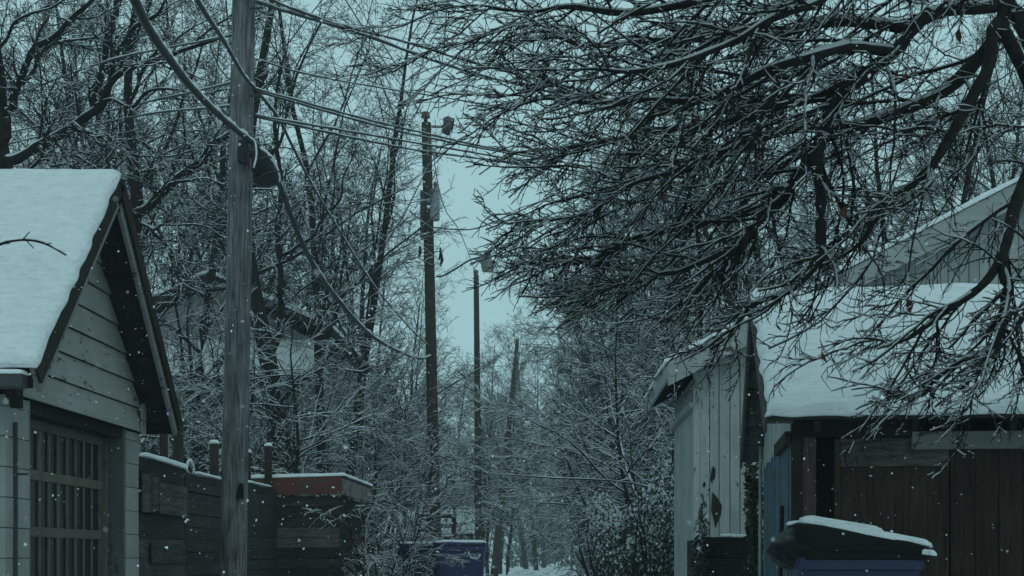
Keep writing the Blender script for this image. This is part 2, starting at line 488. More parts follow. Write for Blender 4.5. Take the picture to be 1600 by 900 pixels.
def leaf_quads(r, S, size, droop=True):
    """small hanging leaves: one folded quad pair is enough at this size"""
    n = len(S); a = r.random(n) * 6.283
    h = np.stack([np.cos(a), np.sin(a), np.zeros(n)], 1); z = np.tile([0, 0, -1.0], (n, 1)) + 0.5 * r.normal(size=(n, 3)); z = nrm(z)
    sz = size * (0.6 + 0.8 * r.random(n))[:, None]
    V = np.stack([S, S + z * sz * 0.45 + h * sz * 0.28, S + z * sz, S + z * sz * 0.5 - h * sz * 0.2 + np.cross(h, z) * sz * 0.15], 1).reshape(-1, 3)
    return V, np.arange(4 * n).reshape(n, 4), np.zeros(n, np.int32)


def proto_tall(seed, H=14.0, r0=0.15, limbs=24, spread=(32, 62), leaves=0, first=0.22, k2=8, k3=8, k4=6, lean=0.03, fork=False):
    r = np.random.default_rng(seed)
    S = np.zeros((1, 3)); D = np.array([[lean, 0.01, 1.0]])
    if fork:
        S = np.zeros((2, 3)); D = np.array([[0.10, 0.03, 1.0], [-0.11, -0.02, 1.0]])
    nb = len(S)
    p0, a0 = grow(r, S, D, np.full(nb, H), np.full(nb, r0), 16, 0.08, 0.05, (0, 0, 0.03))
    p1, a1 = grow(r, *spawn(r, p0, a0, limbs, first, 0.99, *spread, 0.36, 0.5, taperlen=0.62), 9, 0.2, 0.11, (0, 0, 0.05))
    p2, a2 = grow(r, *spawn(r, p1, a1, k2, 0.12, 1.0, 28, 60, 0.42, 0.55, flat=0.8), 7, 0.3, 0.11, (0, 0, 0.02))
    s3 = spawn(r, p2, a2, k3, 0.08, 1.0, 25, 65, 0.48, 0.6, flat=0.9, lmin=0.12)
    p3, a3 = grow(r, s3[0], s3[1], s3[2], np.maximum(s3[3], 0.0055), 4, 0.5, 0.1, (0, 0, 0.0))
    s4 = spawn(r, p3, a3, k4, 0.1, 1.0, 25, 60, 0.55, 0.7, lmin=0.1)
    p4, a4 = grow(r, s4[0], s4[1], s4[2], np.maximum(s4[3], 0.0042), 3, 0.5, 0.1, (0, 0, -0.02))
    trunk = join([tubes(r, p0, a0, 10, 0.012, 0.6), tubes(r, p1, a1, 6, 0.012, 0.45)])
    crown = join([tubes(r, p2, a2, 4, 0.009, 0.45), tubes(r, p3, a3, 4, 0.006, 0.5, cover=0.6), tubes(r, p4, a4, 4, 0.005, 0.5, cover=0.35)])
    lv = None
    if leaves:
        e = p3[:, -1]; e = e[r.random(len(e)) < leaves]
        lv = leaf_quads(r, e, 0.11)
    return dict(trunk=mesh_np('tree_trunk', trunk[0], trunk[1], ['bark', 'twig_snow'], trunk[2], True),
                crown=mesh_np('tree_crown', crown[0], crown[1], ['twig_bark', 'twig_snow'], crown[2]),
                leaves=mesh_np('tree_leaves', lv[0], lv[1], ['dead_leaf'], lv[2]) if lv else None)


def proto_low(seed, H=5.0, stems=3, r0=0.05, limbs=13, k2=7, k3=7, k4=4, spread=(40, 85), out=0.28, snow=0.02, droop=-0.03, first=0.2, reach=0.55):
    """understorey tree: several stems and flat, wide-reaching, snow-laden sprays"""
    r = np.random.default_rng(seed)
    a = np.linspace(0, 6.283, stems, endpoint=False) + r.random(stems)
    D = np.stack([np.cos(a) * out, np.sin(a) * out, np.ones(stems)], 1)
    S = np.stack([np.cos(a) * 0.08, np.sin(a) * 0.08, np.zeros(stems)], 1)
    p0, a0 = grow(r, S, D, H * (0.75 + 0.3 * r.random(stems)), np.full(stems, r0), 11, 0.15, 0.07, (0, 0, 0.02))
    p1, a1 = grow(r, *spawn(r, p0, a0, limbs, first, 1.0, *spread, reach, 0.5, flat=0.55, taperlen=0.35), 8, 0.2, 0.1, (0, 0, droop))
    p2, a2 = grow(r, *spawn(r, p1, a1, k2, 0.1, 1.0, 18, 45, 0.46, 0.6, flat=0.5), 7, 0.3, 0.075, (0, 0, droop))
    s3 = spawn(r, p2, a2, k3, 0.08, 1.0, 18, 45, 0.62, 0.65, flat=0.6, lmin=0.12)
    p3, a3 = grow(r, s3[0], s3[1], s3[2], np.maximum(s3[3], 0.0048), 5, 0.5, 0.08, (0, 0, droop))
    s4 = spawn(r, p3, a3, k4, 0.1, 1.0, 18, 45, 0.6, 0.75, flat=0.7, lmin=0.08)
    p4, a4 = grow(r, s4[0], s4[1], s4[2], np.maximum(s4[3], 0.004), 4, 0.5, 0.08, (0, 0, -0.02))
    trunk = join([tubes(r, p0, a0, 8, 0.015, 0.5), tubes(r, p1, a1, 6, 0.018, 0.3)])
    crown = join([tubes(r, p2, a2, 4, snow * 0.6, 0.3), tubes(r, p3, a3, 4, snow * 0.4, 0.35, cover=0.8), tubes(r, p4, a4, 4, snow * 0.3, 0.4, cover=0.5)])
    return dict(trunk=mesh_np('low_tree_trunk', trunk[0], trunk[1], ['bark', 'twig_snow'], trunk[2], True),
                crown=mesh_np('low_tree_crown', crown[0], crown[1], ['twig_bark', 'twig_snow'], crown[2]), leaves=None)


def place(proto, name, px, D, s, rz, label, cat='tree', group=None, z=0.0, lean=0.0, sz=None):
    X = (px - VPX) * D / FPX
    t = thing(name, (X, D, z), label, cat, group)
    t.rotation_euler = (0, R(lean), R(rz)); t.scale = (s, s, s if sz is None else sz)
    for part in ('trunk', 'crown', 'leaves'):
        if proto[part] is not None: link(part, proto[part], t)
    return t


# ================================================================== THE SETTING
me = mesh_np('ground', [(-160, -40, 0), (160, -40, 0), (160, 330, 0), (-160, 330, 0)], [(0, 1, 2, 3)], ['ground_snow'])
tag(link('ground', me), 'snow covered verge ground with patches of earth', None, kind='structure')


def alley():
    ys = np.concatenate([np.linspace(-30, 60, 120), np.linspace(61, 200, 60)]); xs = np.linspace(-3.1, 1.15, 24)
    X, Y = np.meshgrid(xs, ys, indexing='ij'); r = np.random.default_rng(3)
    rut = -0.03 * (np.exp(-((X + 1.75) / 0.22) ** 2) + np.exp(-((X + 0.15) / 0.22) ** 2))
    Z = 0.05 + rut + 0.03 * (vnoise(X.shape, (9, 120), r) - 0.5)
    Z[0] = Z[-1] = -0.01
    idx = np.arange(X.size).reshape(X.shape)
    q = np.stack([idx[:-1, :-1], idx[1:, :-1], idx[1:, 1:], idx[:-1, 1:]], -1).reshape(-1, 4)
    me = mesh_np('alley', np.stack([X, Y, Z], -1).reshape(-1, 3), q, ['alley_snow'], smooth=True)
    tag(link('alley', me), 'narrow snow covered alley running away between the sheds', None, kind='structure')


alley()

# ================================================================== LEFT GARAGE


def left_garage():
    GX, Y0, Y1 = -3.6, 9.19, 12.13          # gable wall plane, its two corners
    BX = -3.30                              # outer edge of the roof overhang
    E0, E1, YR = 8.96, 12.26, 10.62         # eaves and ridge
    ZE, ZR, ZB = 2.19, 3.83, 2.085
    XB = -9.4
    t = thing('garage', (GX, (Y0 + Y1) / 2, 0), 'grey garage with steep snow covered roof and slatted double door', 'garage')
    sl = (ZR - ZE) / (YR - E0)
    # block corner pillars, each course its own blocks
    def pillar(ya, yb, seed):
        r = np.random.default_rng(seed); z = 0.0
        while z < 2.06:
            h = min(0.2 if seed == 1 else 0.2, 2.075 - z)
            MB().box(GX - 0.3, GX + r.uniform(-0.003, 0.003), ya + 0.002, yb - 0.002, z + 0.002, z + h - 0.004).build('block', 'block_paint', t, bevel=0.004)
            z += h
        MB().box(GX - 0.29, GX - 0.008, ya + 0.012, yb - 0.012, 0, 2.07).build('mortar', 'jamb_paint', t)
    pillar(Y0, 9.62, 1); pillar(11.78, Y1, 2)
    MB().box(GX - 0.01, GX + 0.022, 9.325, 9.35, 0, 1.9).build('conduit', 'metal_dark', t)
    MB().box(GX - 0.01, GX + 0.1, 9.34, 9.36, 1.55, 1.565).build('door_hook', 'metal_dark', t)
    # side walls and back
    MB().box(XB + 0.3, GX - 0.302, Y0 + 0.02, Y0 + 0.2, 0, 2.1).build('side_wall', 'jamb_paint', t)
    MB().box(XB + 0.3, GX - 0.302, Y1 - 0.2, Y1 - 0.02, 0, 2.1).build('side_wall', 'jamb_paint', t)
    MB().box(XB + 0.1, XB + 0.298, Y0 + 0.02, Y1 - 0.02, 0, 2.1).build('back_wall', 'jamb_paint', t)
    # door recess
    DXp = GX - 0.16
    MB().box(GX - 0.305, GX - 0.012, 11.735, 11.776, 0, 2.08).build('door_jamb', 'jamb_paint', t)
    MB().box(GX - 0.305, GX - 0.012, 9.624, 9.66, 0, 2.08).build('door_jamb', 'jamb_paint', t)
    MB().box(GX - 0.3, GX - 0.03, 9.66, 11.735, 2.0, 2.083).build('lintel', 'dark_timber', t)
    door = MB().box(DXp - 0.06, DXp - 0.03, 9.665, 11.73, 0.02, 1.995).build('door', 'door_glass', t)
    rails = [0.05, 0.42, 0.80, 1.19, 1.60, 1.965]
    for z in rails:
        MB().box(DXp - 0.028, DXp - 0.006, 9.67, 11.66, z - 0.036, z + 0.036).build('rail', 'door_paint', door, bevel=0.004)
    n = 11
    ys = np.linspace(9.70, 11.63, n)
    for a, b in zip(rails[:-1], rails[1:]):
        for i, y in enumerate(ys):
            w = 0.017 if i not in (0, n // 2, n - 1) else 0.024
            if a > 1.5 and i == 3: w = 0.045
            MB().box(DXp - 0.027, DXp - 0.014, y - w, y + w, a + 0.038, b - 0.038).build('slat', 'door_paint', door)
    MB().box(DXp - 0.028, DXp + 0.03, 11.662, 11.70, 0, 1.998).build('door_stile', 'door_paint', door, bevel=0.004)
    # gable siding: lapped boards cut to the roof slope
    def half(z):      # y range of the gable wall under the roof at height z
        dz = (ZR - 0.1 - z) / sl
        return max(Y0 + 0.0, YR - dz), min(Y1, YR + dz)
    z = ZB; ex = 0.205; k = 0; rg = np.random.default_rng(5)
    while z < ZR - 0.25:
        z2 = min(z + ex - 0.012, ZR - 0.16)
        a0, b0 = half(z); a1, b1 = half(z2)
        if k < 2: a0, a1 = Y0 - 0.04, max(a1, Y0 - 0.04)
        jt = rg.uniform(0.35, 0.65); ym = a0 + (b0 - a0) * jt
        def bd(ya0, yb0, ya1, yb1):
            x0, x1 = GX + 0.012, GX + 0.04 + rg.uniform(-0.002, 0.003)
            MB().hexa([(x0, ya0, z), (x1, ya0, z - rg.uniform(0, 0.008)), (x1, yb0, z - rg.uniform(0, 0.008)), (x0, yb0, z), (x0 - 0.002, ya1, z2), (x0 + 0.006, ya1, z2), (x0 + 0.006, yb1, z2), (x0 - 0.002, yb1, z2)]).build('siding_board', 'gable_paint', t)
        if b0 - a0 > 1.6 and k in (1, 3):
            bd(a0, ym - 0.002, a1, ym - 0.002); bd(ym + 0.002, b0, ym + 0.002, b1)
        else:
            bd(a0, b0, a1, b1)
        z += ex; k += 1
    MB().prism([(GX, Y0, ZB), (GX, Y1, ZB), (GX, Y1, ZE + 0.05), (GX, YR, ZR - 0.12), (GX, Y0, ZE + 0.05)], (-0.12, 0, 0)).build('gable_wall', 'dark_void', t)
    MB().box(GX + 0.044, GX + 0.062, Y1 - 0.1, Y1, ZB - 0.02, ZB + 0.24).build('corner_board', 'gable_paint', t)
    # roof: two slopes, underside boards in the overhang, barge boards
    nr, nz = sl / math.hypot(sl, 1), 1 / math.hypot(sl, 1)
    for (ye, sg, nm) in ((E0, -1, 'near'), (E1, 1, 'far')):
        th = 0.07
        a = np.array([XB, ye, ZE]); b = np.array([BX, ye, ZE]); c = np.array([BX, YR, ZR]); d = np.array([XB, YR, ZR])
        up = np.array([0, sg * nr, nz]) * th
        rf = MB().hexa([a, b, c, d, a + up, b + up, c + up, d + up]).build('roof', 'shingle', t)
        L = np.linalg.norm(c - b); nbd = 13
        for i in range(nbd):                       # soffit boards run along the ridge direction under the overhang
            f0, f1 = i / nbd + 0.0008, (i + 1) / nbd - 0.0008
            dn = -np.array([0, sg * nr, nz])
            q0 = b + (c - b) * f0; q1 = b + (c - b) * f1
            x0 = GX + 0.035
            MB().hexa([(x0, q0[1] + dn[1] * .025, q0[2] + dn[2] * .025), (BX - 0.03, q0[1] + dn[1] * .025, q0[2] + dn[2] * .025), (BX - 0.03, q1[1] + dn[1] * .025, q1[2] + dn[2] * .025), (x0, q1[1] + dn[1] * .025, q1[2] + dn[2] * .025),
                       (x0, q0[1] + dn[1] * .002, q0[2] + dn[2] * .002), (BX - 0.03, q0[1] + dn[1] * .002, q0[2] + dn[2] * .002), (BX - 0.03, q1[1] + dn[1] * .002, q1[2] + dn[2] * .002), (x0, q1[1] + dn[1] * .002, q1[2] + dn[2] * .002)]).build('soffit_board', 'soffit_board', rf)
        # two stepped barge boards
        for (dx, hb, tt, mt) in ((0.0, 0.13, 0.028, 'fascia_grey'), (0.03, 0.06, 0.022, 'dark_timber')):
            dn = -np.array([0, sg * nr, nz]) * hb
            o = np.array([dx, 0, 0]); w = np.array([tt, 0, 0]); e = (b - c) / L * 0.05
            bb = b + e + o + np.array([-0.028, 0, 0]); cc = c + o + np.array([-0.028, 0, 0]); u2 = up * 0.8
            MB().hexa([bb + dn, bb + dn + w, cc + dn + w, cc + dn, bb + u2, bb + u2 + w, cc + u2 + w, cc + u2]).build('barge_board', mt, rf)
        MB().box(XB, BX - 0.03, ye - 0.028 if sg < 0 else ye + 0.002, ye - 0.002 if sg < 0 else ye + 0.028, ZE - 0.11, ZE + 0.045).build('fascia', 'dark_timber_x', rf)
        u1 = up * 1.03; oo = np.array([0.03 if sg < 0 else -0.05, 0, 0]); ee = (b - c) / L * 0.06
        snow_slab('snow_cover', a + u1 + ee, b + u1 + oo + ee, c + u1 + oo, d + u1, 0.065, rf, (0, sg * nr * 0.8, nz), res=0.035, edge=0.07, rag=0.013, seed=int(sg + 5), maxn=130)
    # gutter with snow lying in it
    g = MB().box(XB, BX - 0.05, E0 - 0.14, E0 - 0.032, ZE - 0.12, ZE - 0.03).build('gutter', 'metal_dark', t, bevel=0.01)
    snow_slab('snow_cover', (XB, E0 - 0.135, ZE - 0.03), (BX - 0.05, E0 - 0.135, ZE - 0.03), (BX - 0.05, E0 - 0.04, ZE - 0.03), (XB, E0 - 0.04, ZE - 0.03), 0.03, g, edge=0.03, rag=0.01)
    MB().prism([(GX + 0.03, Y0 - 0.2, 2.14), (GX + 0.03, Y0 + 0.02, 1.98), (GX + 0.03, Y0 + 0.02, 2.14)], (0.08, 0, 0)).build('bracket', 'dark_timber', t)
    return t


left_garage()

# ================================================================== FENCE AND SMALL SHED


def fence():
    FX = -3.8
    t = thing('board_fence', (FX, 15.8, 0), 'patchwork fence of weathered horizontal boards behind the near utility pole', 'fence')
    r = np.random.default_rng(11)
    def sec(y0, y1, top, hts, mat, rough, seed, skip=()):
        z = 0.0; i = 0
        while z < top - 0.03:
            h = hts[i % len(hts)] * r.uniform(0.9, 1.1)
            if z + h > top - 0.05: h = top - z
            dx = r.uniform(-rough, rough); s0 = r.uniform(-0.008, 0.008); s1 = r.uniform(-0.008, 0.008)
            x1 = FX + dx; x0 = x1 - 0.035
            MB().hexa([(x0, y0, z + 0.005 + s0), (x1, y0, z + 0.005 + s0), (x1 + r.uniform(-rough, rough), y1, z + 0.005 + s1), (x0, y1, z + 0.005 + s1),
                       (x0, y0, z + h + s0), (x1, y0, z + h + s0), (x1 + r.uniform(-rough, rough), y1, z + h + s1), (x0, y1, z + h + s1)]).build('board', mat, t)
            z += h; i += 1
        MB().box(FX - 0.06, FX - 0.05, y0 + 0.01, y1 - 0.01, 0.02, top - 0.04).build('backing', 'dark_void', t)
    sec(12.75, 14.4, 1.92, (0.27, 0.21, 0.24), 'fence_wood', 0.012, 1)
    sec(14.41, 16.35, 1.88, (0.12, 0.125), 'fence_dark', 0.008, 2)
    sec(16.36, 17.25, 1.94, (0.2, 0.23, 0.18), 'fence_wood', 0.012, 3)
    sec(17.26, 19.12, 1.93, (0.13, 0.16), 'fence_dark', 0.006, 4)
    # patches nailed on the first section
    for (y0, y1, z0, z1) in ((12.82, 13.08, 1.42, 1.78), (13.12, 13.32, 1.44, 1.76), (13.36, 14.36, 1.42, 1.72), (13.1, 14.3, 0.95, 1.14)):
        MB().box(FX + 0.014, FX + 0.034, y0, y1, z0, z1).build('patch_board', 'fence_wood', t, bevel=0.004)
    def cap(y0, y1, z0, z1, th=0.035, w=0.06):
        snow_slab('snow_cover', (FX - w, y0, z0), (FX + 0.025, y0, z0), (FX + 0.025, y1, z1), (FX - w, y1, z1), th, t, edge=0.03, rag=0.01, seed=int(y0 * 10))
    cap(13.0, 14.42, 1.94, 1.915, 0.045); cap(14.9, 16.2, 1.895, 1.89, 0.022); cap(16.3, 17.0, 1.955, 1.95, 0.06); cap(17.4, 18.6, 1.94, 1.945, 0.02)
    for (px, top, D, w, mt) in ((256, 668, 14.15, 0.07, 'post_wood'), (278, 658, 14.55, 0.095, 'post_wood'), (334.5, 693, 16.08, 0.088, 'post_wood'), (386.5, 707, 17.81, 0.08, 'red_post_wood'), (422, 697, 19.03, 0.085, 'red_post_wood')):
        X = (px - VPX) * D / FPX; Z = CAMH + (HZY - top) * D / FPX
        X = min(X, FX - 0.1)
        rg = [rr(X, D, w * 1.15, w * 1.15, zz, w * 0.45, 3) for zz in (0, Z)]
        p = MB().loft(rg).build('post', mt, t)
        if px != 256:
            rings = [rr(X, D, w * s, w * s, Z + dz, w * 0.45 * s, 3) for s, dz in ((1.2, -0.004), (1.32, 0.012), (1.1, 0.03), (0.6, 0.042))]
            MB().loft(rings).build('snow_cap', 'snow', p, smooth=True)
    # snow-lined strap beside the first post and a snowy curl of vine on the top board
    MB().tube([(-3.95, 14.3, 1.9), (-3.945, 14.3, 2.36)], 0.012, 6).build('strap', 'galvanised', t)
    a = np.linspace(-0.3, 3.5, 12)
    MB().tube([(-3.84, 14.75 + 0.14 * math.cos(q), 1.93 + 0.10 * math.sin(q)) for q in a], 0.014, 6).build('vine_curl', 'snow', t, smooth=True)
    MB().tube([(-3.97, 17.3, 2.23), (-3.96, 17.8, 2.16), (-3.95, 18.6, 2.19)], 0.012, 5).build('rope', 'twig_snow', t)


fence()


def small_shed():
    X0, X1, Y0, Y1, ZT = -3.8, -2.97, 19.2, 21.9, 2.10
    t = thing('plank_shed', ((X0 + X1) / 2, (Y0 + Y1) / 2, 0), 'low plank shed with a red fascia under its snowy flat roof', 'shed')
    r = np.random.default_rng(21)
    MB().box(X0 - 0.4, X1 - 0.04, Y0 + 0.04, Y1 - 0.02, 0, ZT - 0.28).build('wall', 'dark_void', t)
    z = 0
    for i in range(13):
        h = 0.142
        dx = r.uniform(-0.006, 0.006)
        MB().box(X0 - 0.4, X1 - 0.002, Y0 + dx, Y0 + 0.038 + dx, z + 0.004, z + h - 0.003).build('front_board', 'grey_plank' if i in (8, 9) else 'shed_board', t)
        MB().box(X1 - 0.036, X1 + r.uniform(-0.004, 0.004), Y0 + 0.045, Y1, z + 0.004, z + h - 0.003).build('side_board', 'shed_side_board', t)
        z += h
    rf = MB().hexa([(X0 - 0.45, Y0 - 0.08, ZT - 0.06), (X1 + 0.08, Y0 - 0.08, ZT - 0.02), (X1 + 0.08, Y1 + 0.05, ZT - 0.02), (X0 - 0.45, Y1 + 0.05, ZT - 0.06),
                    (X0 - 0.45, Y0 - 0.08, ZT - 0.02), (X1 + 0.08, Y0 - 0.08, ZT + 0.02), (X1 + 0.08, Y1 + 0.05, ZT + 0.02), (X0 - 0.45, Y1 + 0.05, ZT - 0.02)]).build('roof', 'shingle', t)
    MB().hexa([(X0 - 0.45, Y0 - 0.11, ZT - 0.27), (X1 + 0.05, Y0 - 0.11, ZT - 0.22), (X1 + 0.05, Y0 - 0.083, ZT - 0.22), (X0 - 0.45, Y0 - 0.083, ZT - 0.27),
               (X0 - 0.45, Y0 - 0.11, ZT - 0.025), (X1 + 0.05, Y0 - 0.11, ZT + 0.012), (X1 + 0.05, Y0 - 0.083, ZT + 0.012), (X0 - 0.45, Y0 - 0.083, ZT - 0.025)]).build('front_fascia', 'red_fascia', t, label='faded red painted fascia board')
    MB().box(X1 + 0.053, X1 + 0.08, Y0 - 0.11, Y1 + 0.05, ZT - 0.24, ZT - 0.022).build('side_fascia', 'pink_fascia', t)
    snow_slab('snow_cover', (X0 - 0.46, Y0 - 0.12, ZT - 0.02), (X1 + 0.1, Y0 - 0.12, ZT + 0.02), (X1 + 0.1, Y1 + 0.05, ZT + 0.02), (X0 - 0.46, Y1 + 0.05, ZT - 0.02), 0.045, rf, edge=0.04, rag=0.015, seed=4)


small_shed()

# ================================================================== RIGHT GARAGE (brown planks, blue gable wall)


def right_garage():
    th = R(5.0); C0 = np.array([1.505, 9.0, 0.0])
    e1 = np.array([math.cos(th), -math.sin(th), 0]); e2 = np.array([math.sin(th), math.cos(th), 0]); ez = np.array([0, 0, 1.0])
    W, Dp = 4.2, 3.1
    t = thing('plank_garage', C0 + e1 * W / 2 + e2 * Dp / 2, 'brown plank garage with blue peeling side wall and snowy roof behind the navy bin', 'garage')
    Q = lambda a, b, z: C0 + e1 * a + e2 * b + ez * z
    def bx(a0, a1, b0, b1, z0, z1):
        return MB().hexa([Q(a0, b0, z0), Q(a1, b0, z0), Q(a1, b1, z0), Q(a0, b1, z0), Q(a0, b0, z1), Q(a1, b0, z1), Q(a1, b1, z1), Q(a0, b1, z1)])
    r = np.random.default_rng(31)
    ZE, ZR, OV, OS = 1.86, 2.93, 0.25, 0.17
    br = Dp / 2
    sl = (ZR - ZE) / (br + OV)
    zw = ZE + sl * OV - 0.03
    # front wall: corner post, boards, recessed jamb, door panel and planks
    bx(0.0, 0.06, -0.012, 0.1, 0, zw - 0.02).build('corner_post', 'dark_timber', t)
    bx(0.064, 0.15, 0.0, 0.03, 0, zw - 0.03).build('wall_plank', 'pale_plank', t)
    bx(0.155, W, 0.09, 0.12, 0, zw - 0.04).build('wall', 'dark_void', t)
    bx(0.27, 0.305, 0.03, 0.09, 0, 1.76).build('door_jamb', 'brown_plank', t)
    door = bx(0.308, 0.99, 0.045, 0.07, 0.03, 1.58).build('door', 'brown_plank', t)
    bx(0.308, 0.99, 0.038, 0.064, 1.585, 1.765).build('top_panel', 'grey_plank', door)
    x = 1.0
    while x < W - 0.1:
        w = r.uniform(0.135, 0.155)
        bx(x, x + w - 0.006, 0.04 + r.uniform(-0.004, 0.004), 0.07, 0.03, 1.76).build('door_plank', 'brown_plank', door)
        x += w
    bx(0.75, W, -0.03, 0.035, 1.69, 1.80).build('lintel', 'fascia_grey', t)
    bx(0.0, 0.752, -0.02, 0.03, 1.77, zw - 0.02).build('beam', 'dark_timber_x', t)
    bx(W - 0.1, W, -0.01, 0.09, 0, zw - 0.03).build('corner_post', 'dark_timber', t)
    # gable side wall facing the alley: blue vertical planks, pale boards above
    b = 0.104
    while b < Dp - 0.06:
        w = min(r.uniform(0.12, 0.16), Dp - b)
        zz = ZE + sl * (OV + (b if b < br else max(Dp - b - w, 0.0))) - 0.06
        zs = 1.77 + r.uniform(-0.02, 0.02)
        bx(-0.004 + r.uniform(-0.005, 0.003), 0.03, b, b + w - 0.005, 0, zs - 0.01).build('side_plank', 'blue_plank', t)
        bx(-0.004 + r.uniform(-0.004, 0.003), 0.03, b, b + w - 0.005, zs, zz).build('upper_plank', 'white_plank', t)
        b += w
    bx(-0.045, -0.012, -0.01, 1.1, 1.73, 1.81).build('rail', 'dark_timber_x', t)
    bx(0.032, 0.06, 0.104, Dp - 0.02, 0, zw - 0.05).build('wall', 'dark_void', t)
    bx(W - 0.03, W, 0.1, Dp, 0, zw - 0.04).build('side_wall', 'brown_plank', t)
    bx(0.06, W - 0.03, Dp - 0.03, Dp, 0, zw - 0.04).build('back_wall', 'brown_plank', t)
    # leaning stick and pale pipe on the side wall
    MB().tube([Q(-0.06, 0.35, 0.5), Q(-0.05, 0.2, 1.34)], 0.016, 6).build('leaning_stick', 'red_post_wood', t)
    MB().tube([Q(-0.035, Dp - 0.1, 0.0), Q(-0.035, Dp - 0.12, 1.0), Q(-0.03, Dp - 0.1, 1.95)], 0.016, 8).build('downpipe', 'pvc_pipe', t, smooth=True)
    nh = math.hypot(sl, 1); nr, nzz = sl / nh, 1 / nh
    for sg in (-1, 1):
        be = -OV if sg < 0 else Dp + OV
        up = (e2 * sg * nr + ez * nzz) * 0.05
        a = Q(-OS, be, ZE); bb = Q(W + 0.2, be, ZE); c = Q(W + 0.2, br, ZR); d = Q(-OS, br, ZR)
        if sg > 0: a, bb, c, d = bb, a, d, c
        rf = MB().hexa([a, bb, c, d, a + up, bb + up, c + up, d + up]).build('roof', 'shingle', t)
        lo, hi = Q(-OS, be, ZE), Q(-OS, br, ZR); dn = -(e2 * sg * nr + ez * nzz)
        for i in range(8):
            q0 = lo + (hi - lo) * (i / 8 + 0.004); q1 = lo + (hi - lo) * ((i + 1) / 8 - 0.004); w = e1 * (OS - 0.012)
            MB().hexa([q0 + dn * .03, q0 + w + dn * .03, q1 + w + dn * .03, q1 + dn * .03, q0 + dn * .003, q0 + w + dn * .003, q1 + w + dn * .003, q1 + dn * .003]).build('soffit_board', 'soffit_wood', rf)
        w = e1 * 0.022; o = -e1 * 0.024
        MB().hexa([lo + o + dn * .09, lo + o + w + dn * .09, hi + o + w + dn * .09, hi + o + dn * .09, lo + o + up * .9, lo + o + w + up * .9, hi + o + w + up * .9, hi + o + up * .9]).build('barge_board', 'soffit_wood', rf)
        # rafter tails
        if sg < 0:
            x = 0.12
            while x < W:
                p0, p1 = Q(x, be + 0.02, ZE - 0.004), Q(x, 0.0, ZE + sl * OV - 0.004); w = e1 * 0.04
                MB().hexa([p0 + dn * .08, p0 + w + dn * .08, p1 + w + dn * .08, p1 + dn * .08, p0, p0 + w, p1 + w, p1]).build('rafter', 'dark_timber', rf)
                x += 0.6
        u1 = up * 1.04; e = (lo - hi) / np.linalg.norm(lo - hi) * 0.05
        A = Q(-OS - 0.01, be, ZE) + u1 + e; B_ = Q(W + 0.2, be, ZE) + u1 + e; C_ = Q(W + 0.2, br, ZR) + u1; D_ = Q(-OS - 0.01, br, ZR) + u1
        if sg > 0: A, B_, C_, D_ = B_, A, D_, C_
        snow_slab('snow_cover', A, B_, C_, D_, 0.075, rf, tuple(e2 * sg * nr * 0.7 + ez * nzz), res=0.04, edge=0.09, rag=0.014, seed=12 + sg, maxn=130)
    return t


right_garage()

# ================================================================== WHITE PLANK BUILDING


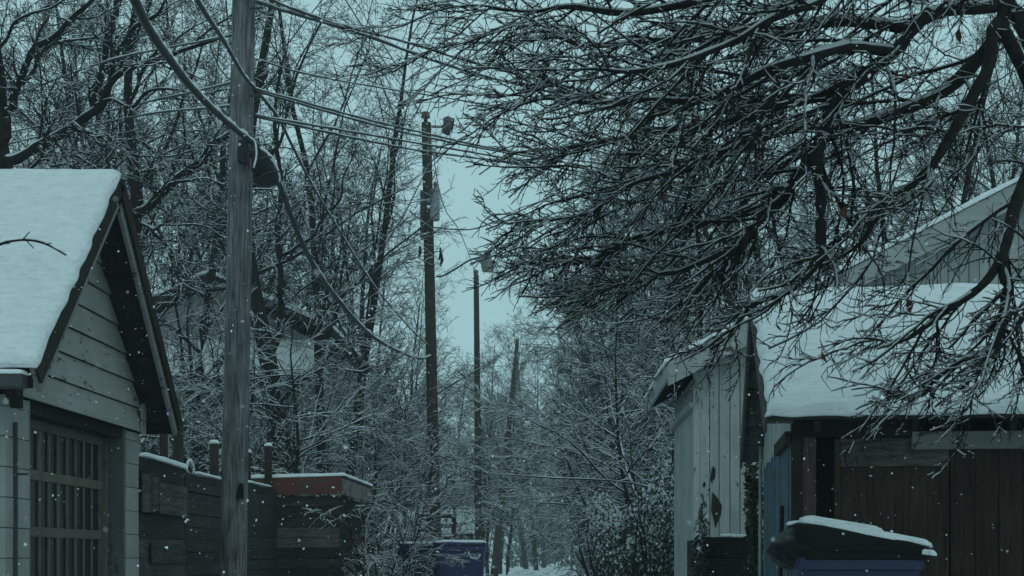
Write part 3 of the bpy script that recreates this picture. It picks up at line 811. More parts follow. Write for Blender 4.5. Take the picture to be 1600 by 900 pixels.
def white_building():
    CX, YF, YB = 1.486, 15.0, 17.7
    OX, OYF = 1.175, 14.68                     # eave edge, front edge of the roof
    ZE, sl = 3.0, 0.515
    XR = 5.7; ZR = ZE + sl * (XR - OX)
    t = thing('plank_building', (3.6, 16.3, 0), 'peeling white plank building with wide eaves behind the brown garage', 'building')
    r = np.random.default_rng(41)
    zt = lambda x: ZE + sl * ((x if x < XR else 2 * XR - x) - OX) - 0.06
    MB().prism([(CX + 0.02, YF + 0.03, 0), (2 * XR - CX, YF + 0.03, 0), (2 * XR - CX, YF + 0.03, zt(CX)), (XR, YF + 0.03, zt(XR)), (CX + 0.02, YF + 0.03, zt(CX))], (0, YB - YF - 0.06, 0)).build('wall', 'dark_void', t)
    x = CX + 0.03; k = 0; ZJ = 3.06
    while x < 2 * XR - CX - 0.1:
        w = r.uniform(0.095, 0.12)
        y0 = YF + r.uniform(-0.004, 0.004)
        MB().box(x, x + w - 0.009, y0, YF + 0.028, 0, ZJ - 0.004).build('front_plank', 'white_plank', t)
        if zt(x) > ZJ + 0.05:
            MB().prism([(x, y0, ZJ), (x + w - 0.009, y0, ZJ), (x + w - 0.009, y0, zt(x + w)), (x, y0, zt(x))], (0, 0.026, 0)).build('gable_plank', 'white_plank', t)
        x += w; k += 1
    MB().box(CX - 0.03, CX + 0.028, YF - 0.022, YF + 0.05, 0, 2.98).build('corner_board', 'white_plank', t)
    # alley side wall
    y = YF + 0.055
    while y < YB - 0.05:
        w = min(r.uniform(0.5, 0.62), YB - y)
        MB().box(CX - 0.012 + r.uniform(-.003, .003), CX + 0.018, y, y + w - 0.014, 0, 2.62).build('side_plank', 'white_plank', t)
        MB().box(CX - 0.006, CX + 0.018, y, y + w - 0.014, 2.64, 2.95).build('upper_plank', 'white_trim', t)
        y += w
    MB().box(CX - 0.075, CX - 0.014, YF - 0.02, YB, 2.6, 2.66).build('ledge', 'white_trim', t)
    # bare patches where the paint and surface have fallen away
    def patch(pts, lab=None):
        poly = [(X_, YF - 0.008, Z_) for (X_, Z_) in [((px - VPX) * YF / FPX, CAMH + (HZY - py) * YF / FPX) for px, py in pts]]
        MB().prism(poly[::-1], (0, 0.003, 0)).build('bare_patch', 'dark_timber', t)
    patch([(1114, 727), (1118, 735), (1117, 748), (1113, 752), (1114, 757), (1110, 750), (1111, 738)])
    patch([(1113, 768), (1121, 778), (1128, 790), (1126, 806), (1121, 816), (1118, 826), (1115, 812), (1111, 796)])
    patch([(1095, 786), (1098, 787), (1098, 830), (1096, 836)]); patch([(1100, 752), (1103, 756), (1101, 762), (1098, 758)])
    patch([(1106, 765), (1110, 763), (1108, 768)]); patch([(1103, 798), (1104, 800), (1104, 818), (1102, 815)])
    # roof
    up = np.array([-sl, 0, 1.0]) / math.hypot(sl, 1)
    a = np.array([OX, OYF, ZE]); b = np.array([XR, OYF, ZR]); c = np.array([XR, YB + 0.25, ZR]); d = np.array([OX, YB + 0.25, ZE])
    rf = MB().hexa([a, b, c, d, a + up * .05, b + up * .05, c + up * .05, d + up * .05]).build('roof', 'shingle', t)
    upr = up * np.array([-1, 1, 1]); f = lambda p: np.array([2 * XR - p[0], p[1], p[2]])
    rf2 = MB().hexa([f(b), f(a), f(d), f(c), f(b) + upr * .05, f(a) + upr * .05, f(d) + upr * .05, f(c) + upr * .05]).build('roof', 'shingle', t)
    y = OYF + 0.12
    while y < YB + 0.2:                                            # rafter tails under the eave
        p0 = a * [1, 0, 1] + [0.02, y, -0.003]; p1 = p0 + [CX - OX - 0.05, 0, sl * (CX - OX - 0.05)]
        MB().hexa([p0 - [0, 0, .1], p1 - [0, 0, .1], p1 - [0, -.05, .1], p0 - [0, -.05, .1], p0, p1, p1 + [0, .05, 0], p0 + [0, .05, 0]]).build('rafter', 'dark_timber', rf)
        y += 0.42
    MB().box(OX - 0.03, OX - 0.004, OYF - 0.02, YB + 0.25, ZE - 0.14, ZE + 0.045).build('eave_fascia', 'white_trim', rf)
    for (p, q, rfx) in ((a, b, rf), (f(a), f(b), rf2)):            # wide barge boards
        lo = p + (p - q) / np.linalg.norm(p - q) * 0.02
        vs = [lo + [0, -.028, -.2], lo + [0, -.003, -.2], q + [0, -.003, -.2], q + [0, -.028, -.2]]
        MB().hexa(vs + [v + [0, 0, 0.245] for v in vs]).build('barge_board', 'white_trim', rfx)
    u1 = up * 0.052
    snow_slab('snow_cover', a + u1 + [-.025, -.05, -.01], b + u1 + [0, -.05, 0], c + u1, d + u1 + [-.025, 0, -.01], 0.05, rf, tuple(up), res=0.07, edge=0.07, rag=0.02, seed=51)
    u2 = upr * 0.052
    snow_slab('snow_cover', f(b) + u2 + [0, -.05, 0], f(a) + u2 + [.06, -.05, -.02], f(d) + u2, f(c) + u2, 0.07, rf2, tuple(upr), res=0.12, edge=0.07, rag=0.02, seed=52)


white_building()


def planter():
    t = thing('board_planter', (1.75, 13.2, 0), 'low wall of old grey boards in front of the white planks', 'planter')
    X0, X1, Y = (1096 - VPX) * 13 / FPX, (1192 - VPX) * 13 / FPX, 13.0
    r = np.random.default_rng(2); z = 0
    for h in (0.25, 0.28, 0.25, 0.22, 0.2):
        MB().hexa([(X0, Y, z + .004), (X1, Y + r.uniform(-.02, .02), z + .004), (X1, Y + .05, z + .004), (X0, Y + .05, z + .004),
                   (X0, Y, z + h - .006), (X1, Y + r.uniform(-.02, .02), z + h - .006), (X1, Y + .05, z + h - .006), (X0, Y + .05, z + h - .006)]).build('board', 'shed_board', t)
        z += h
    MB().box(X0 + .01, X1 - .01, Y + .055, Y + .9, 0, z - 0.1).build('fill', 'dark_void', t)
    MB().box(X0 - 0.05, X0 - 0.004, Y - 0.01, Y + 0.9, 0, z - 0.03).build('side_board', 'shed_board', t)
    snow_slab('snow_cover', (X0 + 0.18, Y - 0.01, z), (X1 - 0.03, Y - 0.01, z - .01), (X1 - 0.03, Y + .06, z - .01), (X0 + 0.18, Y + .06, z), 0.025, t, edge=0.03)


planter()

# ================================================================== POLES, CABLES, LAMP


def pole(name, px0, py0, px1, py1, D, w0, w1, label, mat, zext=0.0):
    a = P(px0, py0, D); b = P(px1, py1, D); d = (b - a) / (b[2] - a[2])
    foot = a - d * a[2]; top = b + d * zext
    t = thing(name, foot, label, 'utility pole', 'utility poles along the alley')
    zs = np.linspace(0, 1, 14); r = np.random.default_rng(int(D))
    k = 20; rings = []
    for f in zs:
        c = foot + (top - foot) * f; rad = (w0 + (w1 - w0) * f) / 2
        rings.append([c + rad * (1 + 0.025 * math.sin(5 * q + 1.3) + 0.015 * math.sin(11 * q + D)) * np.array([math.cos(q), math.sin(q), 0]) for q in np.linspace(0, 6.2832, k, endpoint=False)])
    s = MB().loft(rings).build('shaft', mat, t, smooth=True)
    return t, s, foot, top


def seg_snow(a, b, rad):
    pass


def poles():
    # ---- near pole
    t, s, foot, top = pole('utility_pole', 364, 900, 381, 0, 13.0, 0.252, 0.19, 'tall grey weathered utility pole in front of the board fence', 'pole_wood', 2.6)
    def on(py, side=1, off=0.0):
        z = CAMH + (HZY - py) * 13.0 / FPX; f = (z - foot[2]) / (top[2] - foot[2]); c = foot + (top - foot) * f
        return c + np.array([side * (0.252 + (0.19 - 0.252) * f) / 2 + side * off, 0, 0])
    p = on(245); y = p[1] - 0.14
    MB().hexa([(p[0] - .11, y - .03, p[2] - .09), (p[0] - .01, y - .03, p[2] - .11), (p[0] - .01, y + .06, p[2] - .11), (p[0] - .11, y + .06, p[2] - .09),
               (p[0] - .1, y - .03, p[2] + .11), (p[0] - .01, y - .03, p[2] + .13), (p[0] - .01, y + .06, p[2] + .13), (p[0] - .1, y + .06, p[2] + .11)]).build('cable_clamp', 'cable_black', t, bevel=0.015)
    for py in (155, 20):
        q = on(py); MB().tube([(q[0] - .02, q[1] - .1, q[2]), (q[0] + .1, q[1] - .12, q[2])], 0.014, 6).build('bolt', 'metal_dark', t)
    q = on(770, -1); MB().tube([(q[0] + .2, q[1] - .125, q[2] - .06), (q[0] + .21, q[1] - .122, q[2] + .08)], [0.035, 0.02], 8).build('rot_hole', 'dark_void', t)
    # ---- transformer pole
    t, s, foot, top = pole('utility_pole', 680, 845, 666, 192, 36.0, 0.31, 0.245, 'utility pole carrying a transformer and street lamp', 'far_pole_wood')
    D = 36.0
    c = P(665, 184, D); ins = MB()
    ins.loft([[c + [rr_ * math.cos(q), rr_ * math.sin(q), z] for q in np.linspace(0, 6.2832, 10, endpoint=False)] for z, rr_ in ((-.14, .05), (-.02, .05), (0, .12), (.05, .12), (.06, .06), (.1, .1), (.14, .09), (.16, .03))])
    ins.build('pin_insulator', 'porcelain', t, smooth=True)
    a, b = P(674, 198, D), P(694, 198, D)
    arm = MB().tube([a, b], 0.035, 8).build('cutout_arm', 'galvanised', t, smooth=True)
    c = P(699, 196, D)
    MB().tube([c + [-.02, 0, .2], c + [.02, 0, .05], c + [-.06, 0, -.2]], [.1, .13, .1], 8).build('fuse_cutout', 'porcelain', arm, smooth=True)
    MB().tube([c + [.02, 0, .2], c + [.16, 0, .16], c + [.12, 0, -.1], c + [.04, 0, -.24], c + [-.06, 0, -.2]], .03, 6).build('fuse_holder', 'metal_dark', arm, smooth=True)
    # transformer can
    c = P(680, 346, D) + [0, -0.1, 0]; hh = (346 - 299) * D / FPX
    can = [[c + [rr_ * math.cos(q), rr_ * math.sin(q), z] for q in np.linspace(0, 6.2832, 18, endpoint=False)] for z, rr_ in ((0, .11), (.03, .125), (hh - .06, .125), (hh - .05, .138), (hh, .138), (hh + .05, .08))]
    tr = MB().loft(can).build('transformer', 'transformer_paint', t, smooth=False)
    bu = [[c + [.02 + rr_ * math.cos(q), rr_ * math.sin(q), z] for q in np.linspace(0, 6.2832, 8, endpoint=False)] for z, rr_ in ((hh + .02, .04), (hh + .06, .075), (hh + .1, .04), (hh + .14, .07), (hh + .18, .04), (hh + .22, .03))]
    MB().loft(bu).build('bushing', 'porcelain', tr, smooth=True)
    c2 = P(660, 372, D); MB().box(c2[0] - .05, c2[0] + .06, D - .1, D + .12, c2[2], c2[2] + 1.2).build('riser_box', 'metal_dark', t, bevel=0.02)
    for px, py in ((688, 388), (656, 385), (690, 398)):
        q = P(px, py, D); MB().tube([q, q + [.02, -.05, -.14], q + [-.03, 0, -.3]], [.03, .045, .025], 6).build('connector', 'cable_black', t)
    # street lamp on a bent arm
    pts = catmull([P(682, 432, D), P(692, 431, D), P(712, 420, D), P(735, 406, D), P(755, 402, D), P(761, 402, D)], 18)
    la = MB().tube(pts, 0.024, 8).build('lamp_arm', 'metal_dark', t, smooth=True)
    c = P(762, 410, D)
    prof = ((.22, .07), (.3, .06), (.33, .02))
    ring = lambda z, r_: [c + [r_ * math.cos(q), r_ * math.sin(q), z] for q in np.linspace(0, 6.2832, 16, endpoint=False)]
    MB().loft([ring(.08, .085), ring(.24, .085), ring(.26, .05), ring(.31, .05), ring(.32, .02)]).build('photocell', 'metal_dark', la, smooth=False)
    MB().loft([ring(-.02, .2), ring(.02, .2), ring(.05, .17), ring(.09, .1)]).build('lamp_hood', 'galvanised', la)
    MB().loft([ring(-.23, .14), ring(-.2, .15), ring(-.02, .178)]).build('lamp_globe', 'lamp_glass', la, smooth=False)
    # ---- the two far poles
    t, s, foot, top = pole('utility_pole', 748, 845, 744, 430, 54.0, 0.3, 0.2, 'slim far utility pole just past the street lamp', 'far_pole_wood')
    c = P(743.5, 428, 54.0); MB().loft([[c + [rr_ * math.cos(q), rr_ * math.sin(q), z] for q in np.linspace(0, 6.2832, 8, endpoint=False)] for z, rr_ in ((-.1, .06), (.05, .1), (.12, .1), (.16, .05))]).build('pin_insulator', 'porcelain', t)
    t, s, foot, top = pole('utility_pole', 773, 890, 808, 536, 72.0, 0.42, 0.2, 'farthest leaning utility pole among the alley trees', 'far_pole_wood')
    c = P(808, 534, 72.0); MB().loft([[c + [rr_ * math.cos(q), rr_ * math.sin(q), z] for q in np.linspace(0, 6.2832, 8, endpoint=False)] for z, rr_ in ((-.1, .07), (.05, .12), (.14, .1), (.18, .05))]).build('pin_insulator', 'porcelain', t)


poles()


def cable(pts, rad, label, n=60, snow=0.012, group='overhead lines', name='overhead_cable', k=7):
    r = np.random.default_rng(int(abs(pts[0][0]) * 1000) % 9999)
    c = catmull(pts, n)
    rads = np.full((1, n), rad) if np.isscalar(rad) else np.interp(np.linspace(0, 1, n), np.linspace(0, 1, len(rad)), rad)[None, :]
    V, F, mi = tubes(r, c[None], rads, k, snow, 0.15)
    o = link(name, mesh_np(name, V - c[0], F, ['cable_black', 'twig_snow'], mi, True), None, c[0])
    return tag(o, label, 'cable', group)


def cables():
    # thick bundle: over the camera's left, down to the near pole, on to the transformer pole
    cable([P(150, -110, 6.5), P(207, -5, 7.3), P(232, 45, 8.0), P(265, 93, 9.0), P(302, 140, 10.2), P(340, 178, 11.4), P(375, 208, 12.5), P(396, 224, 12.85)], 0.025,
          'thickest snow topped cable sweeping from the top edge down to the near pole', 70, 0.03)
    t = cable([P(400, 228, 12.9), P(416, 258, 13.2), P(436, 288, 13.9), P(455, 338, 15.0), P(482, 400, 16.6), P(520, 458, 18.7), P(575, 520, 22.6), P(620, 548, 27.3), P(656, 560, 33), P(672, 556, 35.8)], [0.027, 0.027, 0.028, 0.03],
              'thick snow topped cable sagging from the splice case to the transformer pole', 80, 0.03)
    # splice case, strapped to the bundle just past the pole
    s = thing('splice_case', P(415, 255, 13.1), 'black cable splice case hanging beside the near pole', 'splice case')
    a, b = P(404, 236, 13.0), P(432, 288, 13.35); ax = (b - a) / np.linalg.norm(b - a); side = np.cross(ax, [0, 1, 0]); side /= np.linalg.norm(side)
    side = side if side[0] < 0 else -side
    L = np.linalg.norm(b - a); rings = []
    for f, w in ((0, .03), (.04, .08), (.15, .12), (.5, .135), (.85, .12), (.96, .07), (1, .03)):
        c = a + ax * L * f + side * w * 0.45
        rings.append([c + side * w * math.cos(q) + np.array([0, 1, 0]) * w * 0.9 * math.sin(q) for q in np.linspace(0, 6.2832, 12, endpoint=False)])
    MB().loft(rings).build('body', 'cable_black', s, smooth=True)
    for f in (0.3, 0.72):
        c = a + ax * L * f + side * 0.06
        MB().tube([c + side * .14 * math.cos(q) + np.array([0, 1, 0]) * .125 * math.sin(q) for q in np.linspace(0, 6.2832, 17)], .008, 5).build('strap', 'metal_dark', s)
    pts = [a + ax * L * f - side * (0.02 + 0.05 * math.sin(f * 3.1)) + [0, 0, 0.012] for f in np.linspace(-0.05, 1.0, 14)]
    MB().tube(pts, [0.01] + [0.026] * 5 + [0.02] * 4 + [0.022] * 3 + [0.008], 7).build('snow_ridge', 'snow', s, smooth=True)
    for k_, (p0, p1, p2) in enumerate(((392, 222, 0), (386, 223, 0), (378, 214, 0))):
        q = P(p0, p1, 12.82)
        lp = catmull([q, q + [.04, -.02, .0], q + [.055, -.02, -.12], q + [.03 + .02 * k_, -.02, -.24 - .03 * k_]], 12)
        MB().tube(lp, 0.009, 6).build('jumper_loop', 'snow' if k_ == 0 else 'cable_black', s, smooth=True)
    # thinner line
    cable([P(285, -60, 7.2), P(307, -2, 8.0), P(350, 65, 10.2), P(380, 117, 12.2), P(402, 143, 13.1), P(435, 185, 14.4), P(455, 225, 15.3), P(487, 288, 16.8), P(525, 352, 18.9), P(585, 447, 23.3), P(640, 512, 29), P(670, 540, 35.8)], [0.014, 0.014, 0.013],
          'thinner snow lined cable hanging just right of the thick one', 90, 0.02)
    # bundle crossing the alley from the near pole to the right
    for (ya, y2, yb, yc, lab) in ((140, 203, 247, 296, 'highest of the lines crossing from the near pole to the upper branches'), (143, 209, 252, 322, 'second line crossing from the near pole to the upper branches'),
                                  (181, 222, 262, 345, 'third line crossing from the near pole towards the white gable'), (183, 233, 268, 356, 'lowest line crossing from the near pole towards the white gable')):
        cable([P(400, ya, 13.0), P(640, y2, 16.8), P(870, yb, 20.5), P(1320, yc, 26), P(1680, yc + 12, 31)], 0.0085, lab, 60, 0.014, k=6)
    # lines rising out of the top of the picture to the right of the pole
    cable([P(396, 2, 13.0), P(465, 24, 14), P(510, 37, 14.6), P(590, 63, 15.7), P(680, 96, 17), P(790, 128, 18.5), P(1000, 170, 21), P(1350, 215, 26), P(1700, 240, 31)], 0.012, 'upper snow laden line leaving the near pole for the big overhanging tree', 50, 0.024, k=6)
    cable([P(396, -10, 13.0), P(510, 33, 14.6), P(640, 68, 16.2), P(760, 104, 17.8), P(960, 150, 20.5), P(1350, 205, 26), P(1700, 232, 31)], 0.01, 'topmost snow laden line right of the near pole', 50, 0.022, k=6)
    cable([P(398, 92, 13.0), P(480, 116, 14.2), P(580, 135, 15.6), P(690, 152, 17), P(860, 176, 19), P(1350, 225, 26), P(1700, 250, 31)], 0.006, 'faint thin line midway up the near pole heading right', 40, 0.008, k=6)
    # transformer pole leads
    cable([P(665, 182, 36), P(690, 100, 29), P(700, -20, 24)], 0.01, 'thin primary line rising from the top of the transformer pole', 24, 0.0, k=5)
    cable([P(664, 184, 36), P(610, 110, 27), P(540, 0, 20), P(500, -60, 17)], 0.01, 'thin primary line from the transformer pole top towards the upper left', 24, 0.006, k=5)
    cable([P(675, 230, 36), P(685, 290, 36.2), P(697, 330, 37), P(720, 365, 40), P(745, 432, 53.8)], 0.012, 'slack lead dropping from the transformer pole to the next pole', 30, 0.006, k=5)
    cable([P(640, 330, 30), P(668, 352, 35.7), P(690, 357, 36), P(740, 358, 34), P(800, 335, 30), P(900, 290, 26), P(1050, 220, 22), P(1250, 110, 18), P(1500, -60, 14)], 0.012, 'slack line looping past the transformer into the overhanging twigs', 40, 0.015, k=6)
    # service drops to the left of the near pole
    for (y0, pts, lab) in ((56, ((158, 99, 16), (-20, 168, 19)), 'upper service line running left from the near pole'), (166, ((215, 182, 16.5), (-20, 232, 20)), 'lower service line running left from the near pole'),
                           (130, ((230, 160, 17), (-20, 215, 21)), 'middle service line running left from the near pole')):
        cable([P(362, y0, 13.0)] + [P(*q) for q in pts], 0.0085, lab, 36, 0.013, k=6)


cables()

# ================================================================== WHEELED BINS


def cart(name, X, Y, w, d, h, yaw, label, body_mat, lid_mat, snow, emblem=False, lid=True, group=None):
    t = thing(name, (X, Y, 0), label, 'bin', group)
    rg = lambda s, z, rad, cx=0, cy=0: rr(X + cx, Y + cy, w * s, d * s, z, rad, 4, yaw)
    b = MB().loft([rg(.78, .06, .05), rg(.8, .1, .06), rg(.96, h * .86, .07), rg(.97, h * .88, .07), rg(1.02, h * .885, .08), rg(1.02, h * .945, .08), rg(.98, h * .95, .07)]).build('body', body_mat, t, smooth=False, bevel=0.004)
    c, s = math.cos(yaw), math.sin(yaw); L = lambda x, y, z: (X + x * c - y * s, Y + x * s + y * c, z)
    for sx in (-1, 1):
        MB().tube([L(sx * w * .40, d * .36, .12), L(sx * w * .48, d * .36, .12)], .12, 14).build('wheel', 'rubber', t)
    MB().tube([L(-w * .4, d * .54, h * .9), L(w * .4, d * .54, h * .9)], .016, 8).build('handle', body_mat, t)
    if lid:
        l = MB().loft([rg(1.06, h * .955, .09), rg(1.06, h * .975, .09), rg(.96, h * .995, .1), rg(.7, h * 1.0, .1)]).build('lid', lid_mat, t, smooth=False)
        if snow:
            snow_slab('snow_cover', L(-w * .5, -d * .5, h * .985), L(w * .5, -d * .5, h * .985), L(w * .5, d * .5, h * 0.985), L(-w * .5, d * .5, h * .985), snow, l, edge=0.09, rag=0.01, seed=int(X * 10) + 60, res=0.04)
    yf = -d * .49
    # moulded grab recess and ribs on the front face
    if emblem:
        # ring and tree-like arrow, thin raised print following the sloping front face
        def F(x, z): return L(x, -(d * (.8 + .16 * (z - .1) / (h * .76)) / 2) - 0.004, z)
        ez = h * .76; ex = -w * .16; rad = .075
        ring = MB()
        n = 28
        for i in range(n):
            a0, a1 = 6.2832 * i / n, 6.2832 * (i + 1) / n
            q = [F(ex + rr_ * math.cos(a_), ez + rr_ * math.sin(a_)) for rr_, a_ in ((rad, a0), (rad, a1), (rad * .85, a1), (rad * .85, a0))]
            off = np.array([s, -c, 0]) * -0.003
            ring.hexa([np.array(v) - off * -1 for v in q] + [np.array(v) + off * -1 for v in q])
        ring.build('emblem_ring', 'emblem_white', b)
        ar = MB()
        off = np.array([s, -c, 0]) * 0.003
        ar.prism([np.array(F(ex + x * rad, ez + z * rad)) for x, z in ((-.45, -.25), (.45, -.25), (0, .6))], off)
        ar.prism([np.array(F(ex + x * rad, ez + z * rad)) for x, z in ((-.4, -.55), (.4, -.55), (.3, -.35), (-.3, -.35))], off)
        ar.build('emblem_arrow', 'emblem_white', b)
        MB().tube(catmull([F(w * .17, h * .87), F(w * .2, h * .82), F(w * .26, h * .8), F(w * .36, h * .8), F(w * .4, h * .85)], 14), .014, 6).build('grab_rib', 'snow', b, smooth=True)
    for x in (-.3, .3):
        z0, z1 = .15, h * .62
        w_ = .02
        yy = lambda z: -(d * (.8 + .16 * (z - .1) / (h * .76)) / 2)
        MB().hexa([L(x * w - w_, yy(z0) - .012, z0), L(x * w + w_, yy(z0) - .012, z0), L(x * w + w_, yy(z0) + .01, z0), L(x * w - w_, yy(z0) + .01, z0),
                   L(x * w - w_, yy(z1) - .012, z1), L(x * w + w_, yy(z1) - .012, z1), L(x * w + w_, yy(z1) + .01, z1), L(x * w - w_, yy(z1) + .01, z1)]).build('front_rib', body_mat, b)
    return t, L


cart('wheeled_bin', -1.43, 21.0, 0.74, 0.8, 1.25, 0.03, 'blue wheeled bin with a ring emblem beside the thicket', 'cart_blue', 'cart_blue', 0.035, True, group='blue wheeled bins by the thicket')
cart('wheeled_bin', -2.02, 21.7, 0.68, 0.8, 1.24, -0.05, 'blue wheeled bin half hidden behind snowy twigs', 'cart_blue', 'cart_blue', 0.03, True, group='blue wheeled bins by the thicket')


def near_bin():
    D = 7.0; w, d, h = 0.625, 0.66, 1.065
    X = (1334 - VPX) * (D + .3) / FPX
    t, L = cart('wheeled_bin', X, D + d / 2 - .02, w, d, h, R(-6), 'navy wheeled bin with its black lid forced open under snow', 'cart_navy', 'lid_black', 0, False, lid=False)
    # lid: a shallow shell hinged at the right side, propped up on the left by the bag below it
    def ring(sx, dz, rad, rise):
        out = []
        for (x, y, z) in rr(0, 0, w * sx, d * sx, 0, rad, 5):
            f = (x / w + .5)
            out.append(L(x + 0.015, y - 0.02, h * .955 + dz + rise * (1 - f) + 0.012 * math.sin(f * 3.1)))
        return out
    lid = MB().loft([ring(.99, -0.03, .07, .0), ring(1.0, -0.01, .07, .03), ring(1.06, 0.0, .07, .115), ring(1.08, .03, .07, .117), ring(1.04, .04, .08, .12), ring(.8, .046, .12, .12), ring(.4, .05, .1, .12)]).build('lid', 'lid_black', t, smooth=False, bevel=.006)
    z0 = h * .955
    q = lambda x, y: np.array(L(x + .015, y - .02, z0 + .045 + .118 * (.5 - x / w) + 0.012 * math.sin((x / w + .5) * 3.1)))
    snow_slab('snow_cover', q(-w * .5, -d * .48), q(w * .53, -d * .5), q(w * .53, d * .48), q(-w * .5, d * .5), 0.032, lid, edge=0.05, rag=0.035, seed=77, res=0.03)
    snow_slab('snow_cover', q(-w * .42, -d * .3) + [0, 0, .024], q(w * .15, -d * .3) + [0, 0, .024], q(w * .1, d * .4) + [0, 0, .024], q(-w * .4, d * .4) + [0, 0, .03], 0.022, lid, edge=0.05, rag=0.03, seed=78, res=0.03)
    snow_slab('snow_cover', q(w * .42, -d * .56) + [0, 0, -.05], q(w * .57, -d * .56) + [0, 0, -.04], q(w * .56, -d * .4) + [0, 0, -.03], q(w * .44, -d * .4) + [0, 0, -.05], 0.022, lid, edge=0.03, rag=0.02, seed=79, res=0.02)
    # the stuffed bag
    r = np.random.default_rng(8); n, m = 26, 40
    lat = np.linspace(0, math.pi, n); lon = np.linspace(0, 2 * math.pi, m, endpoint=False)
    A, B_ = np.meshgrid(lat, lon, indexing='ij')
    fold = 1 + 0.1 * np.abs(np.sin(4 * B_ + 3 * np.cos(2 * A))) + 0.08 * np.abs(np.sin(7 * B_ - 5 * A)) * np.sin(A) + 0.25 * (vnoise((n, m), (7, 11), r) - .5)
    base = np.array(L(-w * .42, -d * .12, h * .965))
    V = np.stack([np.sin(A) * np.cos(B_) * 0.16 * fold, np.sin(A) * np.sin(B_) * 0.27 * fold, np.cos(A) * 0.1 * fold], -1)
    V[..., 2] += 0.02
    V = V.reshape(-1, 3)
    idx = np.arange(n * m).reshape(n, m); nx = np.roll(idx, -1, 1)
    F = np.stack([idx[:-1], idx[1:], nx[1:], nx[:-1]], -1).reshape(-1, 4)
    o = link('rubbish_bag', mesh_np('rubbish_bag', V, F, ['bag_black'], smooth=True), None, base)
    tag(o, 'crumpled black rubbish bag bulging out of the navy bin', 'bag')
    for k_, (x0, x1, z) in enumerate(((-.12, -.04, .055), (-.08, .08, -.03))):
        a0, a1 = base + [x0, -.16 - .05 * k_, z + .012], base + [x1, -.22 - .04 * k_, z - .02]
        pts = [a0 + (a1 - a0) * f_ + [0, 0, .01 * math.sin(9 * f_)] for f_ in np.linspace(0, 1, 8)]
        oo = MB().tube(pts, [.003, .008, .012, .009, .012, .008, .006, .002], 7).build('snow_streak', 'snow', o, smooth=True)


near_bin()

# ================================================================== BACKGROUND HOUSES AND YARD THINGS


def far_house():
    X0, X1, Y0, Y1 = -10.6, -5.6, 33.0, 40.0
    t = thing('clapboard_house', ((X0 + X1) / 2, (Y0 + Y1) / 2, 0), 'grey clapboard house with snowy porch roof glimpsed behind the fence', 'house')
    MB().box(X0 + .03, X1 - .03, Y0 + .04, Y1, 0, 6.0).build('wall', 'clapboard', t)
    z = 0.3
    while z < 3.7:
        MB().hexa([(X0, Y0, z), (X1, Y0, z), (X1, Y0 + .035, z), (X0, Y0 + .035, z), (X0, Y0 + .025, z + .2), (X1, Y0 + .025, z + .2), (X1, Y0 + .035, z + .2), (X0, Y0 + .035, z + .2)]).build('clapboard', 'clapboard', t)
        z += 0.2
    pr = MB().hexa([(X0 - .3, Y0 - 1.6, 4.95), (X1 + .3, Y0 - 1.6, 4.95), (X1 + .3, Y0 + .2, 6.0), (X0 - .3, Y0 + .2, 6.0), (X0 - .3, Y0 - 1.6, 5.07), (X1 + .3, Y0 - 1.6, 5.07), (X1 + .3, Y0 + .2, 6.12), (X0 - .3, Y0 + .2, 6.12)]).build('porch_roof', 'shingle', t)
    snow_slab('snow_cover', (X0 - .3, Y0 - 1.62, 5.08), (X1 + .3, Y0 - 1.62, 5.08), (X1 + .3, Y0 + .02, 6.05), (X0 - .3, Y0 + .02, 6.05), 0.1, pr, res=0.15, edge=.12, seed=90)
    for x in (X0 + .1, X1 - .2):
        MB().box(x, x + .14, Y0 - 1.5, Y0 - 1.36, 0, 4.97).build('porch_post', 'clapboard', t)
    for x in (-9.2, -7.2):
        f = MB().box(x, x + .9, Y0 + .02, Y0 + .05, 1.3, 2.9).build('window', 'clapboard', t)
        MB().box(x + .07, x + .83, Y0 - .005, Y0 + .018, 1.37, 2.83).build('pane', 'door_glass', f)
    Xr = (X0 + X1) / 2
    for sg in (-1, 1):
        xe = X0 - .4 if sg < 0 else X1 + .4
        a, b, c, d = (xe, Y0 - .3, 6.2), (Xr, Y0 - .3, 7.5), (Xr, Y1, 7.5), (xe, Y1, 6.2)
        q = [a, b, c, d] if sg < 0 else [b, a, d, c]
        rf = MB().hexa(q + [tuple(np.array(v) + [0, 0, .14]) for v in q]).build('roof', 'shingle', t)
        qq = [np.array(v) + [0, 0, .145] for v in q]
        snow_slab('snow_cover', *qq, 0.12, rf, res=0.2, edge=.12, seed=92 + sg)
    MB().prism([(X0, Y0 + .05, 6.05), (X1, Y0 + .05, 6.05), (Xr, Y0 + .05, 7.4)], (0, .1, 0)).build('gable_wall', 'clapboard', t)


